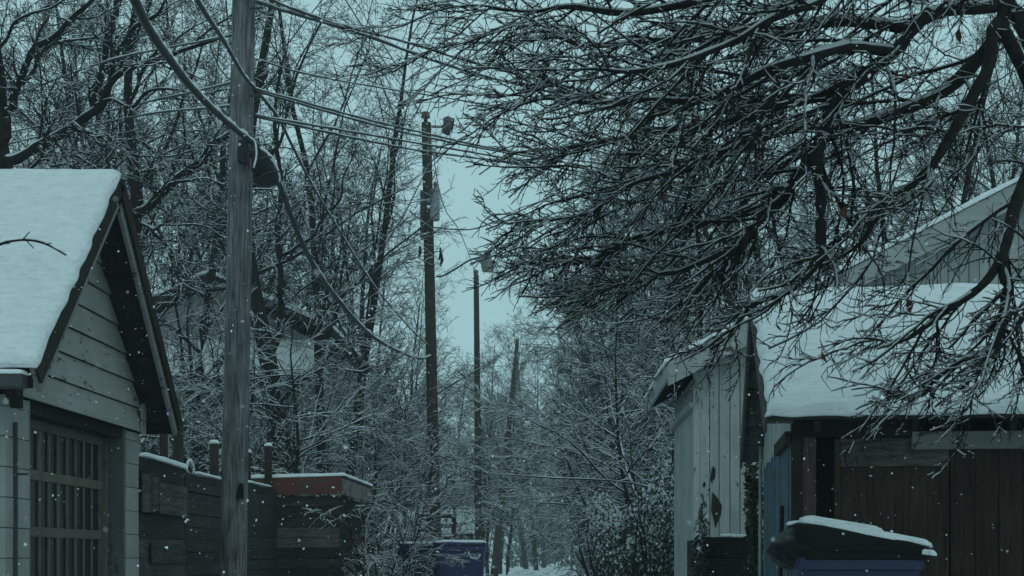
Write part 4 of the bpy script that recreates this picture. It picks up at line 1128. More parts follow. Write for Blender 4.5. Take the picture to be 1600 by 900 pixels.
def far_garage():
    X0, X1, Y0, Y1 = -6.9, -3.45, 58, 62
    t = thing('far_garage', ((X0 + X1) / 2, 60, 0), 'distant beige garage with snowy roof beyond the blue bins', 'garage')
    MB().box(X0, X1, Y0, Y1, 0, 1.95).build('wall', 'beige_wall', t)
    Yr = 60.0
    for sg in (-1, 1):
        ye = Y0 - .3 if sg < 0 else Y1 + .3
        a, b, c, d = (X0 - .2, ye, 1.9), (X1 + .3, ye, 1.9), (X1 + .3, Yr, 2.9), (X0 - .2, Yr, 2.9)
        q = [a, b, c, d] if sg < 0 else [b, a, d, c]
        rf = MB().hexa(q + [tuple(np.array(v) + [0, 0, .1]) for v in q]).build('roof', 'shingle', t)
        snow_slab('snow_cover', *[np.array(v) + [0, 0, .104] for v in q], 0.1, rf, res=.2, edge=.12, seed=95 + sg)
    MB().prism([(X1 - .02, Y0, 1.9), (X1 - .02, Y1, 1.9), (X1 - .02, Yr, 2.85)], (.02, 0, 0)).build('gable_wall', 'beige_wall', t)
    MB().box(X1 - .9, X1 - .75, 59.0, 59.15, 2.3, 3.1).build('vent_pipe', 'metal_dark', t)


def yard_fence():
    D = 41.0
    t = thing('rail_fence', P(695, 870, D) * [1, 1, 0], 'short brown rail fence between tall posts behind the blue bins', 'fence')
    for px, top, w in ((668, 798, .3), (709, 808, .13), (652, 802, .14)):
        p = P(px, top, D); MB().box(p[0] - w / 2, p[0] + w / 2, D - .06, D + .06, 0, p[2]).build('post', 'red_post_wood', t)
    for py in (806, 821, 840):
        p0, p1 = P(654, py, D), P(707, py, D)
        rl = MB().box(p0[0], p1[0], D - .1, D - .062, p0[2] - .07, p0[2] + .05).build('rail', 'post_wood', t)
        snow_slab('snow_cover', (p0[0], D - .105, p0[2] + .05), (p1[0], D - .105, p0[2] + .05), (p1[0], D - .06, p0[2] + .05), (p0[0], D - .06, p0[2] + .05), .04, rl, edge=.03)


far_house(); far_garage(); yard_fence()

# ================================================================== TREES
PT = [proto_tall(101, 14.5, 0.15, 24, leaves=0.0, k2=10, k3=9, k4=6),
      proto_tall(102, 13.0, 0.17, 20, (38, 75), leaves=0.12, first=0.18, k2=11, k3=9, k4=5, lean=0.06),
      proto_tall(103, 16.0, 0.13, 17, (22, 45), leaves=0.0, first=0.3, k2=10, k3=8, k4=5, fork=True)]
PL = [proto_low(201, 5.4, 3, 0.055, 12, k2=6, k3=6, k4=2, reach=0.58, snow=0.026, first=0.42), proto_low(202, 4.6, 4, 0.045, 11, k2=6, k3=6, k4=2, spread=(50, 95), out=0.4, droop=-0.005, reach=0.72, snow=0.026, first=0.45),
      proto_low(203, 2.4, 8, 0.02, 7, k2=5, k3=4, k4=2, spread=(25, 60), out=0.6, snow=0.026, droop=-0.07, first=0.25, reach=0.5)]

# (proto, px, depth, scale, turn, label)
TREES = [
    (0, 105, 27.0, 0.95, 75, 'bare tree filling the sky above the middle of the garage roof'),
    (0, 300, 29.0, 1.0, 140, 'bare tree just left of the near pole, behind the house'),
    (0, 437, 34.0, 1.05, 260, 'straight dark trunk rising behind the low shed'),
    (2, 522, 31.0, 1.0, 45, 'tall forked bare tree rising highest right of the near pole'),
    (1, 470, 41.0, 1.1, 110, 'leafy tatty bare tree between the near pole and the forked tree'),
    (0, 585, 44.0, 0.9, 300, 'bare tree standing left behind the transformer pole'),
    (1, 350, 46.0, 1.2, 30, 'far bare tree showing around both sides of the near pole'),
    (2, 622, 58.0, 0.75, 160, 'slender far tree touching the left of the transformer pole'),
    (1, 20, 36.0, 1.1, 280, 'bare tree far behind the left end of the garage roof'),
    (2, 250, 40.0, 1.05, 190, 'bare tree far behind the garage gable peak'),
    (0, 500, 54.0, 1.15, 35, 'bare tree far behind the low shed roof'),
    (1, 995, 62.0, 1.2, 140, 'far tree over the alley left of the white eave'),
    (0, 960, 52.0, 1.0, 200, 'bare tree on the right verge behind the leafy bushes'),
    (1, 905, 92.0, 1.0, 310, 'far tree standing at the right end of the alley floor'),
    (0, 1005, 78.0, 1.35, 15, 'very tall far tree above the leafy bushes'),
    (1, 938, 86.0, 1.25, 75, 'far tree whose crown leans over the right of the lane'),
    (0, 1045, 45.0, 1.0, 230, 'bare tree just behind the tip of the white eave'),
    (2, 970, 47.0, 0.85, 265, 'slim forked tree behind the leafy bushes'),
    (0, 895, 118.0, 1.2, 350, 'far tree closing the right end of the lane'),
    (2, 60, 33.0, 1.0, 65, 'slim tree far behind the garage roof'),
    (0, 170, 34.0, 1.1, 320, 'dense twigged tree behind the garage gable'),
    (1, 380, 36.0, 1.05, 85, 'ragged tree showing just right of the near pole'),
    (0, 330, 52.0, 1.3, 175, 'far dense tree behind the near pole'),
    (1, 545, 50.0, 1.15, 240, 'dense tree between the forked tree and the transformer pole'),
    (0, 615, 72.0, 1.1, 100, 'distant tree seen left of the transformer pole'),
    (1, 1200, 50.0, 1.2, 55, 'far dense tree above the brown garage ridge'),
    (0, 1290, 52.0, 1.3, 165, 'far dense tree above the white barge board'),
    (1, 1390, 46.0, 1.2, 345, 'far ragged tree above the middle of the white gable'),
    (0, 1475, 50.0, 1.3, 25, 'far dense tree above the right part of the white gable'),
    (1, 1570, 44.0, 1.2, 215, 'far ragged tree at the right picture edge'),
    (0, 1120, 46.0, 1.05, 135, 'dense tree behind the white building roof'),
    (0, 752, 128.0, 1.45, 45, 'tall far tree closing the sky between the far poles'),
    (1, 822, 122.0, 1.4, 125, 'tall far tree right of the leaning far pole'),
    (0, 850, 138.0, 1.5, 205, 'tallest far tree above the end of the lane'),
    (1, 715, 112.0, 1.2, 285, 'far tree right behind the slim far pole'),
    (0, 780, 104.0, 1.25, 80, 'far dense tree low between the slim pole and the leaning pole'),
    (1, 735, 96.0, 1.1, 10, 'far ragged tree left of the slim far pole foot'),
    (0, 838, 112.0, 1.35, 260, 'far dense tree just right of the leaning pole top'),
    (1, 698, 46.0, 0.6, 150, 'short wide tree whose branches cross in front of the slim far pole'),
    (0, 762, 70.0, 0.7, 330, 'fine twigged tree between the slim pole and the leaning pole'),
    (0, 908, 57.0, 0.8, 5, 'tree leaning over the lane from the right verge'),
    (0, 1100, 60.0, 1.1, 285, 'far tree behind the white eave and the brown ridge'),
    (0, 560, 66.0, 1.1, 80, 'far pale tree low behind the forked tree'),
    (0, 700, 74.0, 0.8, 120, 'far small tree right of the transformer pole foot'),
    (1, 782, 88.0, 0.75, 220, 'brown trunked tree beside the leaning far pole'),
    (0, 793, 80.0, 0.7, 20, 'thin brown trunk standing right of the leaning far pole'),
    (0, 936, 45.0, 0.85, 60, 'ivy dark trunk on the right side of the alley'),
    (1, 990, 40.0, 0.95, 250, 'wide snowy bare tree left of the white building eave'),
    (0, 1030, 54.0, 1.1, 150, 'tall twiggy tree above the white building eave'),
    (0, 925, 68.0, 1.0, 330, 'pale twiggy tree arching over the end of the alley'),
    (2, 1075, 33.0, 0.85, 95, 'bare tree rising directly behind the white eave'),
    (0, 1160, 38.0, 0.95, 15, 'bare tree behind the ridge end of the brown garage'),
    (1, 1250, 29.0, 0.85, 130, 'bare tree behind the start of the white gable'),
    (0, 1340, 40.0, 1.0, 240, 'bare tree behind the middle of the white barge board'),
    (2, 1430, 28.0, 0.85, 310, 'forked bare tree behind the upper white barge board'),
    (0, 1520, 34.0, 0.95, 70, 'bare tree behind the white gable near the picture edge'),
    (1, 1620, 30.0, 0.9, 180, 'bare tree at the upper right picture edge'),
]
for (i, px, D, s, rz, lab) in TREES:
    place(PT[i], 'bare_tree', px, D, s, rz, lab, group='bare trees around the alley')
LOW = [
    (0, 455, 23.5, 1.0, 10, 'spreading snowy small tree right behind the low plank shed'),
    (1, 490, 33.0, 1.15, 120, 'wide snow laden small tree behind the red fascia corner'),
    (0, 580, 39.0, 1.2, 200, 'many stemmed snowy small tree left of the transformer pole'),
    (1, 650, 57.0, 1.3, 40, 'low snowy spray of branches behind the transformer pole'),
    (0, 728, 98.0, 1.5, 300, 'far snowy small tree behind the slim far pole'),
    (0, 395, 25.0, 0.95, 150, 'snowy small tree behind the posts of the fence'),
    (1, 225, 28.0, 1.0, 260, 'tangled small tree behind the far garage eave'),
    (0, 1032, 24.5, 1.0, 30, 'snowy small tree left of the white side wall'),
    (1, 1022, 30.0, 1.15, 170, 'broad snow laden small tree reaching over the alley'),
    (0, 1020, 34.0, 1.35, 220, 'dense snowy small tree behind the white eave'),
    (1, 1005, 42.0, 1.3, 290, 'snowy small tree on the right verge halfway along'),
    (0, 968, 58.0, 1.3, 350, 'far snowy small tree on the right verge'),
    (1, 455, 39.0, 1.3, 60, 'wide snowy small tree under the tall forked tree'),
    (0, 612, 46.0, 1.3, 10, 'snowy small tree behind the tall twiggy shrub'),
    (1, 1035, 44.0, 1.5, 190, 'large snowy small tree beyond the white side wall'),
    (0, 955, 78.0, 1.5, 45, 'far snowy small tree narrowing the alley on the right'),
    (1, 748, 80.0, 1.1, 240, 'far snowy small tree narrowing the alley on the left'),
    (0, 930, 98.0, 1.2, 100, 'snowy small tree at the far right of the lane'),
]
for (i, px, D, s, rz, lab) in LOW:
    place(PL[i], 'small_tree', px, D, s, rz, lab, group='snowy understorey trees')
SHR = [
    (585, 20.6, 1.0, 0, 'snow bent twiggy shrub at the corner of the low shed'), (615, 19.8, 0.62, 70, 'snow bent twiggy shrub in front of the half hidden blue bin'),
    (640, 25.0, 0.8, 200, 'twiggy shrub behind the blue bins'), (605, 23.0, 1.15, 130, 'tall twiggy shrub between the low shed and the transformer pole'),
    (950, 32.0, 0.75, 20, 'snowy shrub spilling onto the right alley edge'), (958, 26.0, 0.9, 110, 'snowy shrub left of the leafy bush'),
    (935, 46.0, 0.8, 250, 'snowy shrub farther along the right alley edge'), (715, 66.0, 0.9, 60, 'far shrub left of the snowy alley floor'), (800, 140.0, 1.4, 330, 'low snowy shrub at the end of the alley'),
]
for (px, D, s, rz, lab) in SHR:
    place(PL[2], 'shrub', px, D, s, rz, lab, 'shrub', 'twiggy snowy shrubs')
for (px, py, D, w, lab) in ((845, 860, 162.5, 0.45, 'larger bright clump of snow caught low in the bushes at the end of the lane'), (871, 861, 162.5, 0.32, 'smaller bright clump of snow caught low in the bushes at the end of the lane')):
    c = P(px, py, D); rgs = []
    for f, k_ in ((-1, .25), (-.6, .75), (0, 1), (.5, .8), (.9, .35)):
        rgs.append([c + [w * k_ * (1 + .2 * math.sin(3 * q + px)) * math.cos(q), w * k_ * math.sin(q), f * w * (.8 + .3 * math.cos(2 * q))] for q in np.linspace(0, 6.2832, 10, endpoint=False)])
    o = MB().loft(rgs).build('snow_clump', 'snow', None, smooth=True); tag(o, lab, 'snow clump')
rw = np.random.default_rng(77)
for i in range(22):
    place(PT[i % 2], 'bare_tree', 0, 0, 0.6 + 0.35 * rw.random(), 360 * rw.random(), 'distant bare tree in the thicket closing the far end of the alley', group='distant trees at the alley end')
    o = bpy.data.objects[-1] if False else None
far = [o for o in COL.objects if o.type == 'EMPTY' and o.get('group') == 'distant trees at the alley end']
for i, o in enumerate(far):
    D = 105 + 55 * rw.random(); px = 600 + 520 * (i + rw.random()) / len(far)
    o.location = ((px - VPX) * D / FPX, D, 0)
    if 815 < px < 880: o.location.y = 150 + 10 * rw.random(); o.location.x = (px - VPX) * o.location.y / FPX


def leafy(name, c, rad, n, label, cat, leaf=0.07, snowf=0.35, seed=1, group=None, stems=True):
    """evergreen mass: leaf faces through an uneven volume, snow on the upper leaves"""
    r = np.random.default_rng(seed); c = np.array(c, float); rad = np.array(rad, float)
    t = thing(name, (c[0], c[1], 0), label, cat, group)
    K = 26
    cc = r.normal(size=(K, 3)); cc = nrm(cc) * (r.random((K, 1)) ** 0.5) * 0.78; cr = 0.2 + 0.22 * r.random(K)
    k = r.integers(0, K, n); q = nrm(r.normal(size=(n, 3))) * (0.45 + 0.55 * r.random((n, 1)) ** 0.5) * cr[k][:, None]
    S = (cc[k] + q) * rad + c
    S = S[S[:, 2] > 0.03]; n = len(S)
    nrmv = nrm(r.normal(size=(n, 3)) + [0, -0.2, 0.7]); a = nrm(np.cross(nrmv, r.normal(size=(n, 3)))); b = np.cross(nrmv, a)
    sz = leaf * (0.6 + 0.8 * r.random(n))[:, None]
    V = np.stack([S - a * sz, S + b * sz * .45, S + a * sz, S - b * sz * .45], 1)
    hi = (S[:, 2] - c[2]) / rad[2]
    sn = (r.random(n) < snowf * (0.35 + 0.9 * np.clip(hi + .3, 0, 1))) & (nrmv[:, 2] > 0.25)
    Vs = V[sn] * 1.0 + [0, 0, 0.012]
    o = t.location
    off = np.array([c[0], c[1], 0])
    link('foliage', mesh_np('foliage', V.reshape(-1, 3) - off, np.arange(4 * n).reshape(n, 4), ['ivy_leaf']), t)
    m = len(Vs); ce = Vs.mean(1, keepdims=True); Vs = ce + (Vs - ce) * 0.85
    low = Vs - [0, 0, 0.012]; Vs = Vs + [0, 0, 0.01]; ctr = ce + [0, 0, 0.03]
    Vx = np.concatenate([low, ctr], 1).reshape(-1, 3) - off
    bI = (np.arange(m) * 5)[:, None]
    F = np.concatenate([bI + np.array([i, (i + 1) % 4, 4]) for i in range(4)])
    link('snow_cover', mesh_np('snow_cover', Vx, F, ['twig_snow'], smooth=True), t)['kind'] = 'stuff'
    if stems:
        ang = r.random(9) * 6.283
        p, a_ = grow(r, np.stack([c[0] + .1 * np.cos(ang), c[1] + .1 * np.sin(ang), 0 * ang], 1), np.stack([np.cos(ang) * rad[0], np.sin(ang) * rad[1], np.full(9, (c[2] + rad[2]) * 1.1)], 1), np.full(9, (c[2] + rad[2]) * .8), np.full(9, .03), 8, .2, .12)
        st = tubes(r, p, a_, 5, 0.01)
        link('stems', mesh_np('stems', st[0] - off, st[1], ['bark', 'twig_snow'], st[2]), t)
    return t


leafy('leafy_bush', (1.32, 19.5, 1.05), (0.62, 0.8, 1.35), 15000, 'dense dark leafy bush dusted with snow beside the white building', 'bush', 0.03, 0.6, 1)
leafy('leafy_bush', (0.95, 23.5, 0.95), (0.6, 0.8, 1.2), 10000, 'snow dusted leafy bush behind the dense dark one', 'bush', 0.03, 0.7, 2)
leafy('ivy_thicket', (-6.2, 23.5, 1.7), (1.3, 0.9, 1.9), 6500, 'dark ivy thicket behind the fence under the garage eave', 'ivy', 0.06, 0.22, 3)
leafy('ivy_thicket', (-5.0, 24.8, 1.6), (0.75, 0.8, 2.1), 4500, 'dark ivy thicket behind the fence posts right of the near pole', 'ivy', 0.06, 0.22, 4)
leafy('ivy_thicket', (1.35, 13.0, 0.85), (0.12, 0.3, 0.55), 900, 'ivy clump at the corner of the low board wall', 'ivy', 0.035, 0.12, 5, stems=False)
leafy('ivy_thicket', (1.78, 12.75, 1.3), (0.09, 0.2, 0.95), 1300, 'ivy climbing between the white planks and the blue wall', 'ivy', 0.035, 0.04, 6, stems=False)
leafy('ivy_thicket', (1.35, 45.0, 2.0), (0.5, 0.5, 2.6), 2200, 'ivy wrapping the dark trunk on the right verge', 'ivy', 0.08, 0.3, 7)
leafy('ivy_thicket', (-8.5, 50.0, 2.2), (3.2, 2.0, 3.4), 4500, 'added dark leafy backing far behind the low shed', 'ivy', 0.13, 0.2, 9)  # added to block sky gaps and read dark behind the twigs
leafy('ivy_thicket', (-6.0, 62.0, 2.2), (2.0, 2.0, 3.2), 3500, 'added dark leafy backing far behind the transformer pole', 'ivy', 0.14, 0.25, 10)  # also added as a dark backing against the sky
leafy('ivy_thicket', (3.2, 48.0, 2.6), (2.0, 2.0, 4.0), 4500, 'added dark leafy backing behind the bushes left of the white building', 'ivy', 0.12, 0.3, 11)  # added on the right to shut out sky behind the twigs
leafy('ivy_thicket', (2.3, 72.0, 3.0), (2.0, 2.0, 4.5), 4000, 'added dark leafy backing closing in on the right of the far alley', 'ivy', 0.15, 0.3, 12)  # sky blocker added to darken the right of the far alley
leafy('leafy_bush', (-1.2, 165.0, 3.0), (9.0, 3.0, 6.5), 9000, 'wide evergreen mass at the far end of the alley', 'bush', 0.22, 0.3, 8)
leafy('leafy_bush', (-11.0, 120.0, 2.5), (6.0, 3.0, 5.0), 6000, 'added dark evergreen backing left of the far end of the alley', 'bush', 0.2, 0.3, 13)  # added to darken the bright horizon gap left of the lane end
leafy('leafy_bush', (-9.0, 76.0, 2.0), (2.8, 2.0, 3.6), 5000, 'added dark evergreen backing behind the distant beige garage', 'bush', 0.14, 0.3, 14)  # dense mass added to darken the pale gap behind the bins
leafy('leafy_bush', (5.0, 115.0, 3.0), (4.0, 3.0, 6.0), 6000, 'added dark evergreen backing right of the far end of the alley', 'bush', 0.2, 0.3, 15)  # put in to cover bright snow and sky right of the lane end

# ------------------------------------------------------------------ the big overhanging tree at the right


def limb_tree(seed, base, trunk_pts, trunk_r, limbs, label, group=None, n1=15, n2=10, n3=7, side=None, sweep=(-.06, 0, -.07), size=1.0, snow=1.0, n=40, spots=(), k1=.32, snow_mat='twig_snow'):
    """a tree whose trunk and main limbs are laid out by hand; the finer orders of branching grow from them"""
    r = np.random.default_rng(seed)
    t = thing('bare_tree', base, label, 'tree', group)
    tp = catmull(trunk_pts, 22)
    parts = [tubes(r, tp[None], np.interp(np.linspace(0, 1, 22), [0, .12, .5, 1], trunk_r)[None], 12, 0.012, .6)]
    LP = []; LR = []
    wts = [l[3] if len(l) > 3 else 1.0 for l in limbs]
    for pts, ra, rb in (l[:3] for l in limbs):
        c = catmull([tp[q] if isinstance(q, int) else q for q in pts], n)
        kn = r.normal(size=(9, 3)) * np.array([0.016, 0.025, 0.016]) * size; kn[0] = kn[-1] = 0
        c += catmull(kn, n)
        LP.append(c); LR.append(np.linspace(ra, rb, n) * (1 + 0.08 * r.normal(size=n)))
    LP = np.array(LP); LR = np.array(LR)
    parts.append(tubes(r, LP, LR, 10, 0.011 * snow, 0.76))
    trunk = join(parts)
    s1 = [np.concatenate(q) for q in zip(*[spawn(r, LP[i:i + 1], LR[i:i + 1], max(3, int(n1 * wts[i])), .14, 1.0, 22, 60, k1, .5, flat=.9, taperlen=.35) for i in range(len(LP))])]
    if side is not None:
        m = s1[1][:, 0] < side; s1 = [q[m] for q in s1]
    p1, a1 = grow(r, s1[0], s1[1], np.clip(s1[2], .35 * size, 1.5 * size), np.clip(s1[3], .004, .0095 * size), 11, .35, .12, sweep, (-.02, 0, .04))
    s2 = spawn(r, p1, a1, n2, .08, 1.0, 22, 60, .42, .62, flat=.9, lmin=.1)
    p2, a2 = grow(r, s2[0], s2[1], np.clip(s2[2], .12, .7 * size), np.clip(s2[3], .0028 * size ** .6, .0058 * size ** .6), 8, .45, .16, (-.03, 0, -.04), (0, 0, .03))
    s3 = spawn(r, p2, a2, n3, .06, 1.0, 25, 65, .46, .75, lmin=.05, keep=.8)
    p3, a3 = grow(r, s3[0], s3[1], np.clip(s3[2], .05, .3 * size), np.clip(s3[3], .002 * size ** .6, .0035 * size ** .6), 5, .6, .18, (-.02, 0, -.03))
    s3b = spawn(r, p1, a1, 8, .05, 1.0, 35, 80, .14, .6, lmin=.03)
    p3b, a3b = grow(r, s3b[0], s3b[1], np.clip(s3b[2], .04, .16 * size), np.clip(s3b[3], .0022 * size ** .6, .0035 * size ** .6), 3, .7, .15)
    crown = join([tubes(r, p1, a1, 6, .007 * snow, .4), tubes(r, p2, a2, 4, .005 * snow, .4, cover=.8), tubes(r, p3, a3, 4, .0035 * snow, .45, cover=.55), tubes(r, p3b, a3b, 4, .003 * snow, .45, cover=.5)])
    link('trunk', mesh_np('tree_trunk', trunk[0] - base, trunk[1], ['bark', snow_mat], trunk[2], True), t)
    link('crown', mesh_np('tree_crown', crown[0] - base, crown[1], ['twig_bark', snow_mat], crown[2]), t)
    ends = p2[:, -1]
    for (px, py, D) in spots:                      # the few brown leaves still hanging, each from a twig end
        q = P(px, py, D); q = ends[np.argmin(((ends - q) ** 2).sum(1))]
        a = r.random() * 3; w = .013 + .008 * r.random(); h = .045 + .03 * r.random()
        u = np.array([math.cos(a), math.sin(a), 0]); v = np.array([-u[1], u[0], 0]); mb = MB(); vs = []
        for f, k_, cu in ((0, .05, 0), (.2, .05, 0), (.35, .75, .25), (.55, 1.0, .5), (.75, .8, .55), (.92, .35, .3), (1.05, .02, .1)):
            c = q - np.array([0, 0, h * f]) + v * .012 * math.sin(3 * f + a)
            vs.append((c - u * w * k_ + v * w * cu, c, c + u * w * k_ * .9 + v * w * cu * 1.3))
        for k_ in range(len(vs) - 1):
            for m_ in (0, 1):
                b0 = len(mb.v); mb.v += [tuple(z) for z in (vs[k_][m_], vs[k_][m_ + 1], vs[k_ + 1][m_ + 1], vs[k_ + 1][m_])]
                mb.f.append((b0, b0 + 1, b0 + 2, b0 + 3)); mb.m.append(0)
        mb.build('leaf', 'dead_leaf', t)
    return t


W = lambda *seq: [P(*q) for q in seq]


def near_tree():
    base = np.array([3.05, 7.6, 0.0])
    tp = [base, base + [0.02, 0, 0.9], base + [-0.02, -.02, 1.9], base + [-.08, 0, 3.0], base + [-.05, .05, 4.0], base + [.05, .1, 5.2], base + [.1, .3, 6.6]]
    limbs = [   # (points, r0, r1)
        ([11] + W((1600, 26, 7.4), (1530, 12, 7.2), (1470, 24, 7.0), (1430, 45, 6.9), (1390, 80, 6.8), (1350, 115, 6.7), (1308, 155, 6.7), (1288, 200, 6.7), (1272, 240, 6.8), (1225, 310, 6.9), (1175, 350, 7.0), (1120, 395, 7.1), (1060, 425, 7.2)), 0.0434, 0.0119),
        ([9] + W((1590, 40, 7.4), (1555, 62, 7.3), (1500, 118, 7.2), (1450, 152, 7.1), (1380, 182, 7.1), (1310, 200, 7.1), (1240, 205, 7.1), (1160, 230, 7.2), (1110, 256, 7.3), (1050, 280, 7.4), (960, 300, 7.5), (860, 318, 7.6)), 0.0467, 0.0068, 0.85),
        ([9] + W((1575, 60, 7.2), (1545, 115, 7.0), (1512, 170, 6.9), (1480, 232, 6.8), (1430, 275, 6.7), (1385, 320, 6.7), (1345, 375, 6.7), (1300, 410, 6.7)), 0.0382, 0.0085, 0.45),
        (W((1290, 200, 6.7), (1284, 260, 6.6), (1278, 330, 6.6), (1272, 390, 6.5), (1240, 440, 6.5), (1190, 470, 6.6), (1140, 510, 6.7), (1110, 545, 6.8)), 0.0306, 0.0068, 0.75),
        (W((1265, 245, 6.8), (1215, 300, 6.7), (1180, 350, 6.6), (1150, 395, 6.6), (1110, 440, 6.7), (1060, 480, 6.8)), 0.0289, 0.0051),
        (W((1225, 310, 6.9), (1110, 345, 7.3), (990, 377, 7.6), (930, 400, 7.7), (880, 405, 7.8), (845, 412, 7.9), (815, 410, 8.0)), 0.0221, 0.0043),
        (W((1390, 80, 6.8), (1320, 80, 6.5), (1240, 100, 6.3), (1150, 130, 6.3), (1050, 150, 6.4), (950, 160, 6.5), (870, 168, 6.6), (810, 165, 6.7)), 0.0306, 0.0043),
        (W((1430, 45, 6.9), (1350, 30, 7.1), (1250, 45, 7.3), (1150, 55, 7.4), (1040, 60, 7.6), (930, 70, 7.7), (850, 62, 7.8), (790, 70, 7.9)), 0.0323, 0.0043),
        (W((1350, 115, 6.7), (1270, 160, 7.0), (1180, 180, 7.3), (1100, 195, 7.6), (1000, 215, 7.8), (900, 225, 8.0), (850, 232, 8.1), (790, 240, 8.2)), 0.0289, 0.0043),
        ([11] + W((1640, 120, 7.0), (1618, 220, 6.7), (1590, 320, 6.4), (1566, 400, 6.3), (1530, 450, 6.2), (1480, 485, 6.2), (1420, 520, 6.2), (1370, 545, 6.2)), 0.0425, 0.0051, 0.55),
        (W((1566, 400, 6.3), (1575, 470, 6.2), (1560, 530, 6.2), (1510, 570, 6.2), (1450, 600, 6.2), (1400, 625, 6.3)), 0.0221, 0.0043, 0.8),
        ([13] + W((1620, -60, 7.3), (1520, -110, 7.0), (1400, -100, 6.9), (1260, -60, 6.9), (1120, -10, 7.0), (980, 20, 7.1), (880, 20, 7.2), (810, 20, 7.3), (750, 8, 7.4)), 0.0434, 0.0051),
        (W((1400, -100, 6.9), (1320, -30, 6.5), (1240, 20, 6.2), (1150, 60, 6.1), (1050, 100, 6.0), (960, 115, 6.0), (880, 110, 6.1)), 0.0255, 0.0043),
        (W((1180, 180, 7.3), (1130, 225, 7.0), (1060, 262, 6.9), (990, 290, 6.9), (920, 330, 7.0), (850, 345, 7.1), (790, 350, 7.2)), 0.0170, 0.0034),
        (W((1060, 425, 7.2), (1000, 440, 7.3), (940, 450, 7.4), (890, 452, 7.5)), 0.0136, 0.0034),
        ([9] + W((1680, 300, 6.8), (1640, 420, 6.4), (1600, 500, 6.2), (1560, 560, 6.1), (1500, 610, 6.1)), 0.0255, 0.0043, 0.4),
    ]
    spots = [(1270, 545, 6.3), (1238, 508, 6.4), (962, 172, 6.6), (985, 185, 6.6), (948, 212, 6.6), (1397, 132, 6.6), (1305, 275, 6.5), (1308, 305, 6.5), (1375, 450, 6.3), (1105, 25, 6.8), (1390, 20, 6.8), (1528, 30, 6.6), (1565, 155, 6.4), (1000, 175, 6.6), (1090, 190, 6.7)]
    limb_tree(314, base, tp, [.24, .19, .16, .06], limbs, 'big dark tree reaching in from the upper right with drooping snowy branches', n1=23, n2=12, n3=9, side=.55, spots=spots, snow=.8, snow_mat='shaded_snow', k1=.28)


near_tree()


